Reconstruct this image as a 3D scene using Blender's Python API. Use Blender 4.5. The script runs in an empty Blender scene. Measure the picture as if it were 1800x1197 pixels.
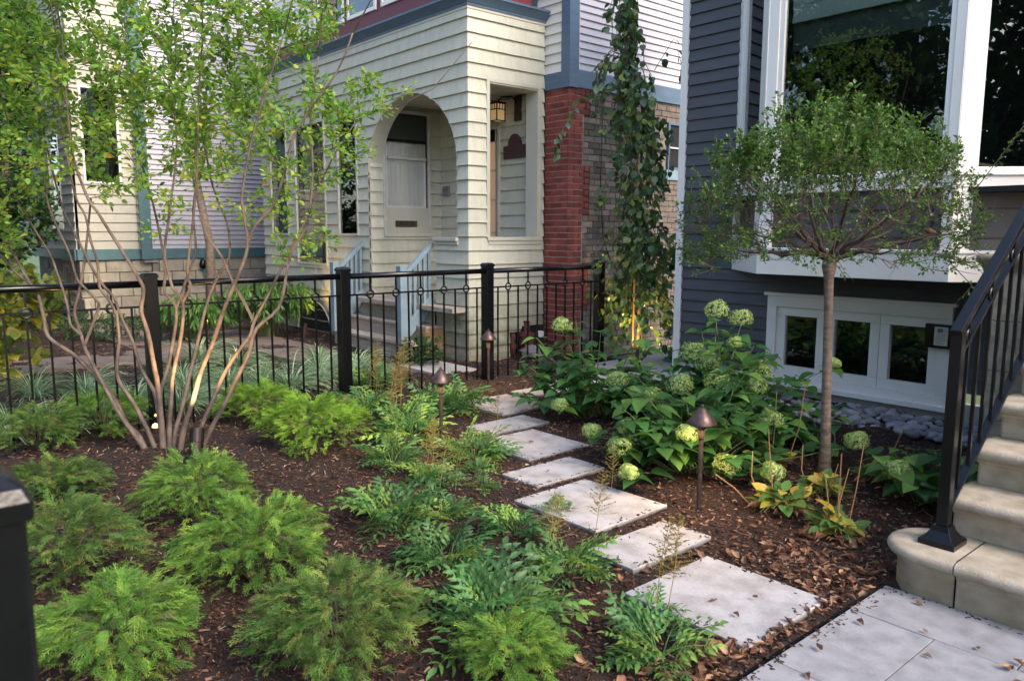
import bpy, math, random
import numpy as np
from mathutils import Vector, Matrix
random.seed(11); np.random.seed(11)
S = bpy.context.scene
COL = S.collection
R = math.radians

# ------------------------------------------------------------------ camera
CAM = np.array([0.0, 0.0, 1.55])
cam = bpy.data.cameras.new('camera'); camo = bpy.data.objects.new('camera', cam); COL.objects.link(camo)
yaw, pitch, roll = -0.856958, -0.135979, 0.0021736
fw = Vector((math.sin(yaw)*math.cos(pitch), math.cos(yaw)*math.cos(pitch), math.sin(pitch)))
rt = Vector((math.cos(yaw), -math.sin(yaw), 0)); up = rt.cross(fw)
r2 = rt*math.cos(roll)+up*math.sin(roll); u2 = r2.cross(fw)
m = Matrix((r2, u2, -fw)).transposed().to_4x4(); m.translation = Vector(CAM)
camo.matrix_world = m
cam.sensor_width = 36; cam.lens = 36*1373.66/1800; cam.clip_start = 0.05; cam.clip_end = 600
cam.dof.use_dof = True; cam.dof.focus_distance = 6.0; cam.dof.aperture_fstop = 5.0
S.camera = camo
# ------------------------------------------------------------------ world, sun, exposure
W = bpy.data.worlds.new('World'); S.world = W; W.use_nodes = True
nt = W.node_tree; bg = nt.nodes['Background']
sky = nt.nodes.new('ShaderNodeTexSky'); sky.sky_type = 'NISHITA'; sky.sun_disc = False
SUN_EL, SUN_AZ = R(40), R(86)          # azimuth clockwise from +Y
sky.sun_elevation = SUN_EL; sky.sun_rotation = SUN_AZ
sky.air_density = 1.0; sky.dust_density = 2.5; sky.ozone_density = 1.0
nt.links.new(sky.outputs[0], bg.inputs[0]); bg.inputs[1].default_value = 0.15
sl = bpy.data.lights.new('sun', 'SUN'); sl.energy = 1.1; sl.angle = R(20); sl.color = (1, .86, .72)
so = bpy.data.objects.new('sun', sl); COL.objects.link(so)
sd = Vector((math.sin(SUN_AZ)*math.cos(SUN_EL), math.cos(SUN_AZ)*math.cos(SUN_EL), math.sin(SUN_EL)))
so.rotation_euler = sd.to_track_quat('Z', 'Y').to_euler(); so.location = sd*40
S.view_settings.view_transform = 'Standard'; S.view_settings.look = 'None'
S.view_settings.exposure = 1.7; S.view_settings.gamma = 1.0; S.view_settings.use_curve_mapping = False

# ------------------------------------------------------------------ helpers
ORG = {}
def org(o):
    return ORG.get(o.name, Vector((0, 0, 0))) if o else Vector((0, 0, 0))
def thing(name, label, cat, loc=(0, 0, 0), group=None):
    o = bpy.data.objects.new(name, None); COL.objects.link(o); o.location = loc; o.empty_display_size = .1
    o['label'] = label; o['category'] = cat
    if group: o['group'] = group
    ORG[o.name] = Vector(loc); return o
def setting(name, loc=(0, 0, 0)):
    o = bpy.data.objects.new(name, None); COL.objects.link(o); o.location = loc; o['kind'] = 'structure'
    ORG[o.name] = Vector(loc); return o
def tag(o, label, cat, group=None):
    o['label'] = label; o['category'] = cat
    if group: o['group'] = group
    return o
def copy_tree(o, loc, label=None, rz=0.0, parent=None, sc=None):
    c = o.copy(); COL.objects.link(c)
    if parent: c.parent = parent
    if loc is not None:
        c.location = loc; c.rotation_euler[2] = rz
        if sc: c.scale = (sc,)*3
    if label: c['label'] = label
    ORG[c.name] = Vector(c.location)
    for ch in o.children: copy_tree(ch, None, None, 0, c)
    return c

class MB:
    def __init__(s): s.v = []; s.f = []
    def add(s, vs, fs):
        n = len(s.v); s.v.extend([tuple(v) for v in vs]); s.f.extend([tuple(n+i for i in f) for f in fs]); return s
    def box(s, x0, y0, z0, x1, y1, z1):
        return s.add([(x0,y0,z0),(x1,y0,z0),(x1,y1,z0),(x0,y1,z0),(x0,y0,z1),(x1,y0,z1),(x1,y1,z1),(x0,y1,z1)],
                     [(0,3,2,1),(4,5,6,7),(0,1,5,4),(1,2,6,5),(2,3,7,6),(3,0,4,7)])
    def bar(s, a, b, w, h, upv=(0, 0, 1)):
        a = Vector(a); b = Vector(b); d = (b-a).normalized(); u = Vector(upv); x = d.cross(u)
        if x.length < 1e-4: x = Vector((1, 0, 0))
        x.normalize(); y = x.cross(d)
        vs = []
        for p in (a, b):
            for sx, sy in ((-1,-1),(1,-1),(1,1),(-1,1)): vs.append(p+x*(sx*w/2)+y*(sy*h/2))
        return s.add(vs, [(0,1,2,3),(7,6,5,4),(0,4,5,1),(1,5,6,2),(2,6,7,3),(3,7,4,0)])
    def tube(s, pts, rad, n=8, cap=True):
        pts = [Vector(p) for p in pts]
        if not hasattr(rad, '__len__'): rad = [rad]*len(pts)
        base = len(s.v); px = None
        for i, p in enumerate(pts):
            d = (pts[min(i+1, len(pts)-1)]-pts[max(i-1, 0)])
            if d.length < 1e-7: d = Vector((0, 0, 1))
            d.normalize()
            if px is None:
                px = d.cross(Vector((0.3, 0.2, 0.93)))
                if px.length < 1e-3: px = d.cross(Vector((1, 0, 0)))
            px = px-d*px.dot(d)
            if px.length < 1e-5: px = d.orthogonal()
            px.normalize(); py = d.cross(px)
            for k in range(n):
                a = 2*math.pi*k/n; s.v.append(tuple(p+(px*math.cos(a)+py*math.sin(a))*rad[i]))
        for i in range(len(pts)-1):
            for k in range(n):
                a = base+i*n+k; b = base+i*n+(k+1) % n; s.f.append((a, b, b+n, a+n))
        if cap:
            s.f.append(tuple(base+k for k in reversed(range(n)))); e = base+(len(pts)-1)*n; s.f.append(tuple(e+k for k in range(n)))
        return s
    def lathe(s, c, prof, n=16, cap=True):
        base = len(s.v)
        for r, z in prof:
            for k in range(n):
                a = 2*math.pi*k/n; s.v.append((c[0]+r*math.cos(a), c[1]+r*math.sin(a), c[2]+z))
        for i in range(len(prof)-1):
            for k in range(n):
                a = base+i*n+k; b = base+i*n+(k+1) % n; s.f.append((a, b, b+n, a+n))
        if cap:
            s.f.append(tuple(base+k for k in reversed(range(n)))); e = base+(len(prof)-1)*n; s.f.append(tuple(e+k for k in range(n)))
        return s
    def torus(s, c, ax, R_, r, n=16, k=6):
        ax = Vector(ax).normalized(); x = ax.orthogonal().normalized(); y = ax.cross(x); c = Vector(c)
        b = len(s.v)
        for i in range(n):
            a = 2*math.pi*i/n; d = x*math.cos(a)+y*math.sin(a)
            for j in range(k):
                t = 2*math.pi*j/k; s.v.append(tuple(c+d*(R_+r*math.cos(t))+ax*(r*math.sin(t))))
        for i in range(n):
            for j in range(k):
                s.f.append((b+i*k+j, b+((i+1) % n)*k+j, b+((i+1) % n)*k+(j+1) % k, b+i*k+(j+1) % k))
        return s
    def build(s, name, mat, parent=None, smooth=False, bevel=0, stuff=False, struct=False, loc=None):
        o_ = org(parent) if loc is None else Vector(loc)
        me = bpy.data.meshes.new(name)
        me.from_pydata([(v[0]-o_.x, v[1]-o_.y, v[2]-o_.z) for v in s.v], [], s.f)
        if mat: me.materials.append(mat)
        if smooth:
            me.polygons.foreach_set('use_smooth', [True]*len(me.polygons))
        o = bpy.data.objects.new(name, me); COL.objects.link(o)
        if parent: o.parent = parent
        if loc is not None: o.location = Vector(loc)-org(parent); ORG[o.name] = Vector(loc)
        if bevel:
            b = o.modifiers.new('bevel', 'BEVEL'); b.width = bevel; b.segments = 2; b.limit_method = 'ANGLE'; b.angle_limit = R(40)
            if smooth is False: me.polygons.foreach_set('use_smooth', [False]*len(me.polygons))
        if stuff: o['kind'] = 'stuff'
        if struct: o['kind'] = 'structure'
        return o

def np_mesh(name, V, loops, starts, totals, rnd=None, mat=None, parent=None, smooth=True, stuff=True):
    me = bpy.data.meshes.new(name)
    o_ = org(parent); V = V-np.array(o_)
    me.vertices.add(len(V)); me.vertices.foreach_set('co', V.astype(np.float32).ravel())
    me.loops.add(len(loops)); me.loops.foreach_set('vertex_index', loops.astype(np.int32))
    me.polygons.add(len(starts)); me.polygons.foreach_set('loop_start', starts.astype(np.int32)); me.polygons.foreach_set('loop_total', totals.astype(np.int32))
    me.polygons.foreach_set('use_smooth', np.full(len(starts), smooth))
    if rnd is not None:
        a = me.attributes.new('rnd', 'FLOAT', 'POINT'); a.data.foreach_set('value', rnd.astype(np.float32))
    if mat: me.materials.append(mat)
    me.update(calc_edges=True)
    o = bpy.data.objects.new(name, me); COL.objects.link(o)
    if parent: o.parent = parent
    if stuff: o['kind'] = 'stuff'
    return o
def merged(name, proto, M4, mat, parent, smooth=True, stuff=True, rnd=None):
    V, F = proto; V = np.array(V); n = len(V); N = len(M4)
    if N == 0: return None
    P = np.einsum('nij,vj->nvi', M4[:, :3, :3], V)+M4[:, None, :3, 3]
    bl = np.array([i for f in F for i in f]); bt = np.array([len(f) for f in F]); bs = np.concatenate([[0], np.cumsum(bt)[:-1]])
    loops = (bl[None]+np.arange(N)[:, None]*n).ravel(); starts = (bs[None]+np.arange(N)[:, None]*len(bl)).ravel(); totals = np.tile(bt, N)
    if rnd is None: rnd = np.random.rand(N)
    return np_mesh(name, P.reshape(-1, 3), loops, starts, totals, np.repeat(rnd, n), mat, parent, smooth, stuff)
def norm(a): return a/np.maximum(1e-9, np.linalg.norm(a, axis=-1, keepdims=True))
def frames(pos, d, upv, sc):
    y = norm(np.asarray(d, float)); x = norm(np.cross(y, np.asarray(upv, float))); z = np.cross(x, y)
    M4 = np.zeros((len(y), 4, 4)); sc = np.asarray(sc, float)
    if sc.ndim == 1: sc = np.stack([sc]*3, 1)
    M4[:, :3, 0] = x*sc[:, :1]; M4[:, :3, 1] = y*sc[:, 1:2]; M4[:, :3, 2] = z*sc[:, 2:3]; M4[:, :3, 3] = pos; M4[:, 3, 3] = 1
    return M4
_pm = {}
def proto_mesh(key, proto, mat, smooth=True):
    if key not in _pm:
        me = bpy.data.meshes.new(key); me.from_pydata([tuple(v) for v in proto[0]], [], [tuple(f) for f in proto[1]])
        me.polygons.foreach_set('use_smooth', [smooth]*len(me.polygons)); me.materials.append(mat); _pm[key] = me
    return _pm[key]
def scatter_objs(name, me, M4, parent):
    o_ = org(parent)
    for a in M4:
        o = bpy.data.objects.new(name, me); COL.objects.link(o); o.parent = parent
        mm = Matrix(a.tolist()); mm.translation = mm.translation-o_; o.matrix_basis = mm
def foliage(root, key, proto, M4, mat, name='leaf', nobj=300, rest='leaf_mass'):
    s = np.linalg.norm(M4[:, :3, 1], axis=1)/np.linalg.norm(M4[:, :3, 3]-CAM, axis=1)
    i = np.argsort(-s); M4 = M4[i]
    scatter_objs(name, proto_mesh(key, proto, mat), M4[:nobj], root)
    if len(M4) > nobj: merged(rest, proto, M4[nobj:], mat, root)
def leaf(rows, fold=.25, droop=.25, tip=True):
    V = []; F = []
    for t, w in rows:
        z = -droop*t*t
        if w < 1e-6: V.append((0, t, z)); continue
        V += [(-w, t, z+fold*w), (0, t, z), (w, t, z+fold*w)]
    i = 0
    for k in range(len(rows)-1):
        if rows[k+1][1] < 1e-6:
            F += [(i, i+1, i+3), (i+1, i+2, i+3)]
        elif rows[k][1] < 1e-6:
            F += [(i, i+2, i+1), (i, i+3, i+2)]; i += 1
        else:
            F += [(i, i+1, i+4, i+3), (i+1, i+2, i+5, i+4)]; i += 3
    return V, F
OVATE = leaf([(0, 0), (.2, .24), (.5, .33), (.8, .2), (1, 0)], .3, .15)
SMALL = leaf([(0, 0), (.4, .34), (1, 0)], .35, .1)
HEART = leaf([(-.08, .2), (.06, .4), (.25, .46), (.45, .4), (.65, .28), (.85, .12), (1.02, 0)], .22, .35)
ROUNDL = leaf([(-.03, .22), (.15, .44), (.45, .46), (.75, .28), (1, 0)], .2, .2)
SERR = leaf([(0, .03), (.14, .19), (.2, .16), (.32, .27), (.39, .20), (.52, .24), (.6, .16), (.75, .14), (1.05, 0)], .35, .25)
BLADE = leaf([(0, .02), (.25, .032), (.5, .032), (.75, .022), (1, 0)], .5, .0)
LANCE = leaf([(0, .01), (.3, .09), (.6, .075), (1, 0)], .3, .35)

# ------------------------------------------------------------------ materials
def mat_(name, c1, c2=None, rough=.7, scale=8, stretch=(1, 1, 1), bump=0, bscale=40, c3=None, spec=.4, metal=0, rnd=.0, transl=0, detail=6, bstretch=None, coat=0, ramp=(.3, .7), dirt=None):
    m = bpy.data.materials.new(name); m.use_nodes = True; t = m.node_tree; N = t.nodes; L = t.links
    P = N['Principled BSDF']; P.inputs['Roughness'].default_value = rough; P.inputs['Specular IOR Level'].default_value = spec; P.inputs['Metallic'].default_value = metal
    P.inputs['Coat Weight'].default_value = coat
    c2 = c2 or tuple(x*.75 for x in c1)
    tc = N.new('ShaderNodeTexCoord'); oi = N.new('ShaderNodeObjectInfo'); at = N.new('ShaderNodeAttribute'); at.attribute_name = 'rnd'
    ad = N.new('ShaderNodeMath'); ad.operation = 'ADD'; L.new(oi.outputs['Random'], ad.inputs[0]); L.new(at.outputs['Fac'], ad.inputs[1])
    fr = N.new('ShaderNodeMath'); fr.operation = 'FRACT'; L.new(ad.outputs[0], fr.inputs[0])
    mp = N.new('ShaderNodeMapping'); mp.inputs['Scale'].default_value = stretch
    va = N.new('ShaderNodeVectorMath'); va.operation = 'ADD'; sc = N.new('ShaderNodeVectorMath'); sc.operation = 'SCALE'; sc.inputs['Scale'].default_value = 7.3
    cb = N.new('ShaderNodeCombineXYZ')
    for k in range(3): L.new(oi.outputs['Random'], cb.inputs[k])
    L.new(cb.outputs[0], sc.inputs[0]); L.new(tc.outputs['Object'], va.inputs[0]); L.new(sc.outputs[0], va.inputs[1]); L.new(va.outputs[0], mp.inputs[0])
    no = N.new('ShaderNodeTexNoise'); no.inputs['Scale'].default_value = scale; no.inputs['Detail'].default_value = detail; L.new(mp.outputs[0], no.inputs['Vector'])
    rp = N.new('ShaderNodeValToRGB'); e = rp.color_ramp.elements; e[0].position = ramp[0]; e[1].position = ramp[1]; e[0].color = (*c2, 1); e[1].color = (*c1, 1)
    L.new(no.outputs['Fac'], rp.inputs[0]); out = rp.outputs[0]
    if c3:
        mx = N.new('ShaderNodeMix'); mx.data_type = 'RGBA'; mx.inputs[7].default_value = (*c3, 1); L.new(out, mx.inputs[6])
        r3 = N.new('ShaderNodeMapRange'); r3.inputs[1].default_value = .55; r3.inputs[2].default_value = 1.0; L.new(fr.outputs[0], r3.inputs[0]); L.new(r3.outputs[0], mx.inputs[0]); out = mx.outputs[2]
    if rnd:
        hs = N.new('ShaderNodeHueSaturation'); mr = N.new('ShaderNodeMapRange'); mr.inputs[3].default_value = 1-rnd; mr.inputs[4].default_value = 1+rnd
        m7 = N.new('ShaderNodeMath'); m7.operation = 'MULTIPLY'; m7.inputs[1].default_value = 7.77; L.new(fr.outputs[0], m7.inputs[0]); f2 = N.new('ShaderNodeMath'); f2.operation = 'FRACT'; L.new(m7.outputs[0], f2.inputs[0])
        L.new(f2.outputs[0], mr.inputs[0]); L.new(mr.outputs[0], hs.inputs['Value']); L.new(out, hs.inputs['Color']); out = hs.outputs[0]
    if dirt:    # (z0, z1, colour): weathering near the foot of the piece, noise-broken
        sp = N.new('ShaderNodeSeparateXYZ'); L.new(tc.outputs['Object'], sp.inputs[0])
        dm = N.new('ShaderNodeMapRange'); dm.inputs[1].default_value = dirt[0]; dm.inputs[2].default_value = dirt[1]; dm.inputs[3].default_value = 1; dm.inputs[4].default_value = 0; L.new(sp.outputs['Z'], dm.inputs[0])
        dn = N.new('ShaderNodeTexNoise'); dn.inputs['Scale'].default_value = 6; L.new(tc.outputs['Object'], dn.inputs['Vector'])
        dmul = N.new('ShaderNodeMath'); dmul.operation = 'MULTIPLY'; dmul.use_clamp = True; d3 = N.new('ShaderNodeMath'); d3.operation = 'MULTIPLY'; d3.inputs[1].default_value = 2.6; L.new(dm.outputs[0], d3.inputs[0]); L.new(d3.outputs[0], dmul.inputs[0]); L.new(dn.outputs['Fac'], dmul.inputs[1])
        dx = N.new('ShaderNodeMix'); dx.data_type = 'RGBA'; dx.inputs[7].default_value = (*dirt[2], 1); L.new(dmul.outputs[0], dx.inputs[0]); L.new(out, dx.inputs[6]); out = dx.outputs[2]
    L.new(out, P.inputs['Base Color'])
    if bump:
        bn = N.new('ShaderNodeTexNoise'); bn.inputs['Scale'].default_value = bscale; bn.inputs['Detail'].default_value = 5
        if bstretch:
            mp2 = N.new('ShaderNodeMapping'); mp2.inputs['Scale'].default_value = bstretch; L.new(va.outputs[0], mp2.inputs[0]); L.new(mp2.outputs[0], bn.inputs['Vector'])
        else: L.new(mp.outputs[0], bn.inputs['Vector'])
        bp = N.new('ShaderNodeBump'); bp.inputs['Strength'].default_value = bump; bp.inputs['Distance'].default_value = .01; L.new(bn.outputs['Fac'], bp.inputs['Height']); L.new(bp.outputs[0], P.inputs['Normal'])
    if transl:
        tr = N.new('ShaderNodeBsdfTranslucent'); mxs = N.new('ShaderNodeMixShader'); mxs.inputs[0].default_value = transl
        hs2 = N.new('ShaderNodeHueSaturation'); hs2.inputs['Value'].default_value = 1.6; hs2.inputs['Hue'].default_value = .49; L.new(out, hs2.inputs['Color']); L.new(hs2.outputs[0], tr.inputs[0])
        L.new(P.outputs[0], mxs.inputs[1]); L.new(tr.outputs[0], mxs.inputs[2]); L.new(mxs.outputs[0], N['Material Output'].inputs[0])
    return m
def leafm(name, c1, c2, c3=None, rnd=.3, rough=.45, transl=.35, spec=.35):
    return mat_(name, c1, c2, rough=rough, scale=14, c3=c3, rnd=rnd, transl=transl, spec=spec)
def emit(name, c, s):
    m = bpy.data.materials.new(name); m.use_nodes = True; n = m.node_tree.nodes['Principled BSDF']
    n.inputs['Base Color'].default_value = (*c, 1); n.inputs['Emission Color'].default_value = (*c, 1); n.inputs['Emission Strength'].default_value = s; return m
def glass(name='window_glass', tint=(.80, .86, .84), refl=.14, rough=.0):
    m = bpy.data.materials.new(name); m.use_nodes = True; t = m.node_tree; N = t.nodes; L = t.links; N.remove(N['Principled BSDF'])
    tr = N.new('ShaderNodeBsdfTransparent'); tr.inputs[0].default_value = (*tint, 1); gl = N.new('ShaderNodeBsdfGlossy'); gl.inputs['Roughness'].default_value = rough; gl.inputs[0].default_value = (.95, 1, 1, 1)
    fz = N.new('ShaderNodeFresnel'); fz.inputs[0].default_value = 1.6; a = N.new('ShaderNodeMath'); a.operation = 'ADD'; a.inputs[1].default_value = refl; L.new(fz.outputs[0], a.inputs[0])
    nz = N.new('ShaderNodeTexNoise'); nz.inputs['Scale'].default_value = 1.7; tc = N.new('ShaderNodeTexCoord'); L.new(tc.outputs['Object'], nz.inputs['Vector'])
    bp = N.new('ShaderNodeBump'); bp.inputs['Strength'].default_value = .06; bp.inputs['Distance'].default_value = .01; L.new(nz.outputs['Fac'], bp.inputs['Height']); L.new(bp.outputs[0], gl.inputs['Normal'])
    mx = N.new('ShaderNodeMixShader'); L.new(a.outputs[0], mx.inputs[0]); L.new(tr.outputs[0], mx.inputs[1]); L.new(gl.outputs[0], mx.inputs[2]); L.new(mx.outputs[0], N['Material Output'].inputs[0]); return m

M_CREAM = mat_('cream_shingle_paint', (.50, .49, .40), (.43, .42, .34), rough=.65, scale=3, stretch=(5, 5, 1), bump=.2, bscale=30, bstretch=(6, 6, .6), rnd=.05, dirt=(-.1, 1.0, (.20, .20, .13)))
M_CREAMS = mat_('cream_trim_paint', (.47, .455, .38), (.42, .40, .335), rough=.55, scale=3)
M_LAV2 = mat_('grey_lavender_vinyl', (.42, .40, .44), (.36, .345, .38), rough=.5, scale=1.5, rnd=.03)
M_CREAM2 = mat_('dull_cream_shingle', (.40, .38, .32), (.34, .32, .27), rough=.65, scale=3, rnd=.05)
M_WHITEV = mat_('white_vinyl', (.62, .60, .56), (.56, .54, .50), rough=.5, scale=2, rnd=.03)
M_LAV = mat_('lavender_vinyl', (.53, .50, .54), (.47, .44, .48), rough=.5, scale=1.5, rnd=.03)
M_BLUE = mat_('slate_blue_trim', (.085, .135, .20), (.065, .105, .16), rough=.45, scale=3, stretch=(1, 1, 6))
M_BLUEL = mat_('light_blue_gray_paint', (.20, .27, .32), (.15, .21, .25), rough=.5, scale=6)
M_MAROON = mat_('maroon_paint', (.15, .022, .035), (.11, .018, .028), rough=.5)
M_RED = mat_('red_painted_brick', (.25, .052, .036), (.13, .03, .024), rough=.8, scale=9, bump=.6, bscale=50, rnd=.28)
M_MORT = mat_('pinkish_mortar', (.46, .34, .31), (.38, .27, .25), rough=.9, scale=20, bump=.4)
M_TAN = mat_('tan_old_brick', (.19, .15, .125), (.105, .083, .072), rough=.85, scale=10, bump=.6, bscale=40, rnd=.35, c3=(.24, .19, .15))
M_MORT2 = mat_('grey_mortar', (.24, .20, .18), (.16, .14, .125), rough=.95, scale=20, bump=.4)
M_DARKS = mat_('charcoal_clapboard', (.074, .073, .084), (.058, .057, .065), rough=.5, scale=3, stretch=(1, 1, 6), bump=.1, bscale=25, rnd=.04)
M_WHITE = mat_('white_trim_paint', (.78, .745, .70), (.72, .685, .64), rough=.4, scale=2)
M_PANEL = mat_('grey_panel_paint', (.088, .084, .086), (.076, .073, .074), rough=.5)
M_BLACK = mat_('black_enamel', (.003, .003, .0045), (.002, .002, .003), rough=.25, spec=.4, scale=20, bump=.08, bscale=60)
M_STONE = mat_('beige_limestone', (.42, .365, .295), (.28, .235, .18), rough=.8, scale=11, stretch=(1, 1, 1.6), bump=.5, bscale=120, ramp=(.32, .62), detail=14)
M_PAVE = mat_('grey_porcelain_paver', (.265, .265, .28), (.18, .178, .188), rough=.7, scale=10, bump=.25, bscale=80, rnd=.05, ramp=(.32, .62), detail=14)
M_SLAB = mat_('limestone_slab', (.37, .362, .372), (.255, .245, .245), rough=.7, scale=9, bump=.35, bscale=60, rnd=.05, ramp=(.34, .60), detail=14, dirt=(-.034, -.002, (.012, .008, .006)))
M_CONC = mat_('pale_concrete', (.42, .39, .37), (.33, .30, .28), rough=.85, scale=6, bump=.3, bscale=80)
M_SOIL = mat_('dark_mulch_soil', (.026, .014, .010), (.010, .006, .005), rough=.95, scale=60, bump=1.0, bscale=120, ramp=(.35, .65))
M_CHIP = mat_('mulch_chip', (.066, .030, .020), (.017, .010, .008), rough=.9, scale=25, rnd=.7, c3=(.15, .085, .058), spec=.2)
M_CHIPL = mat_('pale_wood_chip', (.34, .25, .19), (.17, .115, .085), rough=.85, scale=25, rnd=.3)
M_DEADL = mat_('dead_brown_leaf', (.20, .095, .055), (.10, .046, .028), rough=.75, scale=20, rnd=.5, c3=(.36, .225, .13), transl=.12)
M_PEB = mat_('river_pebble', (.24, .235, .265), (.14, .138, .158), rough=.5, scale=8, rnd=.5)
M_WOODD = mat_('weathered_deck_board', (.40, .345, .29), (.27, .22, .18), rough=.85, scale=4, stretch=(1, 8, 8), bump=.4, bscale=30)
M_WOODO = mat_('new_cedar_board', (.36, .22, .12), (.25, .14, .075), rough=.7, scale=5, stretch=(1, 1, .3))
M_BARK = mat_('smooth_brown_bark', (.145, .105, .08), (.055, .042, .036), rough=.75, scale=9, stretch=(1.5, 1.5, 1), bump=.7, bscale=50, ramp=(.36, .62))
M_BARK2 = mat_('grey_brown_bark', (.23, .17, .13), (.09, .065, .05), rough=.85, scale=14, stretch=(1, 1, 3), bump=.8, bscale=50, bstretch=(1, 1, 3))
M_TWIG = mat_('dark_twig_bark', (.095, .066, .052), (.045, .03, .025), rough=.8, scale=30, rnd=.3)
M_BRONZE = mat_('aged_bronze', (.13, .088, .08), (.07, .046, .042), rough=.42, metal=.7, scale=30, bump=.1)
M_BRONZED = mat_('dark_bronze', (.06, .045, .042), (.04, .03, .028), rough=.35, metal=.8)
M_COPPERLIT = mat_('copper_stem', (.30, .12, .05), (.2, .08, .035), rough=.4, metal=.6)
M_DARK = mat_('dark_room_interior', (.012, .013, .013), (.008, .009, .009), rough=.9)
M_SHADE = mat_('pale_roman_shade', (.50, .56, .53), (.42, .48, .45), rough=.9, scale=4, stretch=(20, 1, 1))
M_SHADE2 = mat_('thin_roller_shade', (.085, .105, .10), (.07, .088, .084), rough=.9)
M_CURT = mat_('white_curtain', (.80, .80, .79), (.72, .72, .72), rough=.9, scale=3, stretch=(6, 6, .2))
M_GLASS = glass(refl=.05); M_GLASSD = glass('dim_window_glass', (.86, .88, .88), .0)
M_RUST = mat_('rust_red_terracotta', (.12, .036, .028), (.07, .024, .02), rough=.8, scale=10)
M_ROCK = mat_('grey_rock', (.22, .20, .21), (.12, .11, .115), rough=.85, scale=10, bump=.5)
M_TEAL = mat_('teal_hose_rubber', (.02, .22, .19), (.015, .17, .15), rough=.4)
M_PAPER = mat_('paper', (.62, .60, .56)); M_INK = mat_('grey_ink', (.16, .15, .15))
M_BROWNP = mat_('brown_plastic', (.045, .018, .016), (.035, .014, .012), rough=.5)
M_FOUND = mat_('split_face_foundation', (.36, .32, .25), (.24, .21, .165), rough=.9, scale=6, bump=1.0, bscale=14, rnd=.15)
M_PATH = mat_('brown_path_stone', (.17, .13, .11), (.10, .075, .065), rough=.85, scale=5, bump=.3)
M_LAWN = mat_('street_verge_grass', (.09, .13, .05), (.06, .09, .035), rough=.9, scale=2)
M_ASPH = mat_('asphalt', (.09, .09, .092), (.07, .07, .071), rough=.9, scale=50, bump=.4)

L_SERV = leafm('serviceberry_leaf', (.16, .31, .055), (.09, .21, .04), (.31, .36, .055), rnd=.4, transl=.5)
L_SERVY = leafm('yellow_leaf', (.55, .36, .03), (.42, .26, .02))
L_TOP = leafm('lilac_leaf', (.07, .155, .028), (.038, .095, .022), (.13, .21, .035), rnd=.35)
L_WEEP = leafm('katsura_leaf', (.065, .14, .045), (.03, .08, .035), (.18, .23, .05), rnd=.45, rough=.32, transl=.3, spec=.6)
L_HYD = leafm('hydrangea_leaf', (.052, .15, .036), (.026, .09, .028), (.13, .26, .042), rnd=.38, rough=.38, transl=.3, spec=.45)
L_FLOW = leafm('lime_flower', (.42, .54, .18), (.27, .40, .10), (.55, .62, .31), rnd=.3, rough=.7, transl=.3)
L_CYP = leafm('bright_cypress', (.18, .34, .035), (.08, .19, .022), (.29, .42, .05), rnd=.4, rough=.6, transl=.25, spec=.2)
L_CYPM = leafm('green_cypress', (.115, .24, .034), (.055, .14, .024), (.22, .33, .05), rnd=.5, rough=.6, transl=.2, spec=.2)
L_CYPD = leafm('dark_cypress', (.085, .17, .03), (.04, .095, .022), (.18, .22, .05), rnd=.5, rough=.6, transl=.2, spec=.2)
L_AST = leafm('astilbe_leaf', (.085, .20, .055), (.045, .13, .042), (.20, .31, .055), rnd=.42, transl=.3)
L_PLUME = leafm('dried_astilbe_plume', (.40, .31, .10), (.26, .20, .06), (.32, .33, .10), rnd=.3, rough=.8)
L_GRASS = leafm('variegated_blade', (.22, .34, .16), (.09, .19, .06), (.55, .62, .46), rnd=.3, rough=.5)
L_HOST = leafm('hosta_leaf', (.10, .21, .055), (.06, .14, .035), (.50, .36, .05), rnd=.25)
L_STALK = mat_('dry_stalk', (.34, .19, .08), (.22, .11, .05), rough=.8)
L_GSTEM = mat_('green_stem', (.15, .19, .06), (.10, .13, .04), rough=.6)
L_NAND = leafm('narrow_green_leaf', (.07, .17, .035), (.04, .11, .025), (.13, .22, .04), rnd=.3)
L_BOX = leafm('boxwood_leaf', (.03, .09, .025), (.02, .06, .02), (.07, .15, .03), rnd=.3, transl=.15)
L_YEL = leafm('yellow_green_leaf', (.15, .20, .035), (.09, .14, .03), (.32, .28, .05), rnd=.25)
L_DKTREE = leafm('dark_tree_leaf', (.035, .085, .022), (.02, .05, .016), (.06, .12, .03), rnd=.35, transl=.25)

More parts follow.
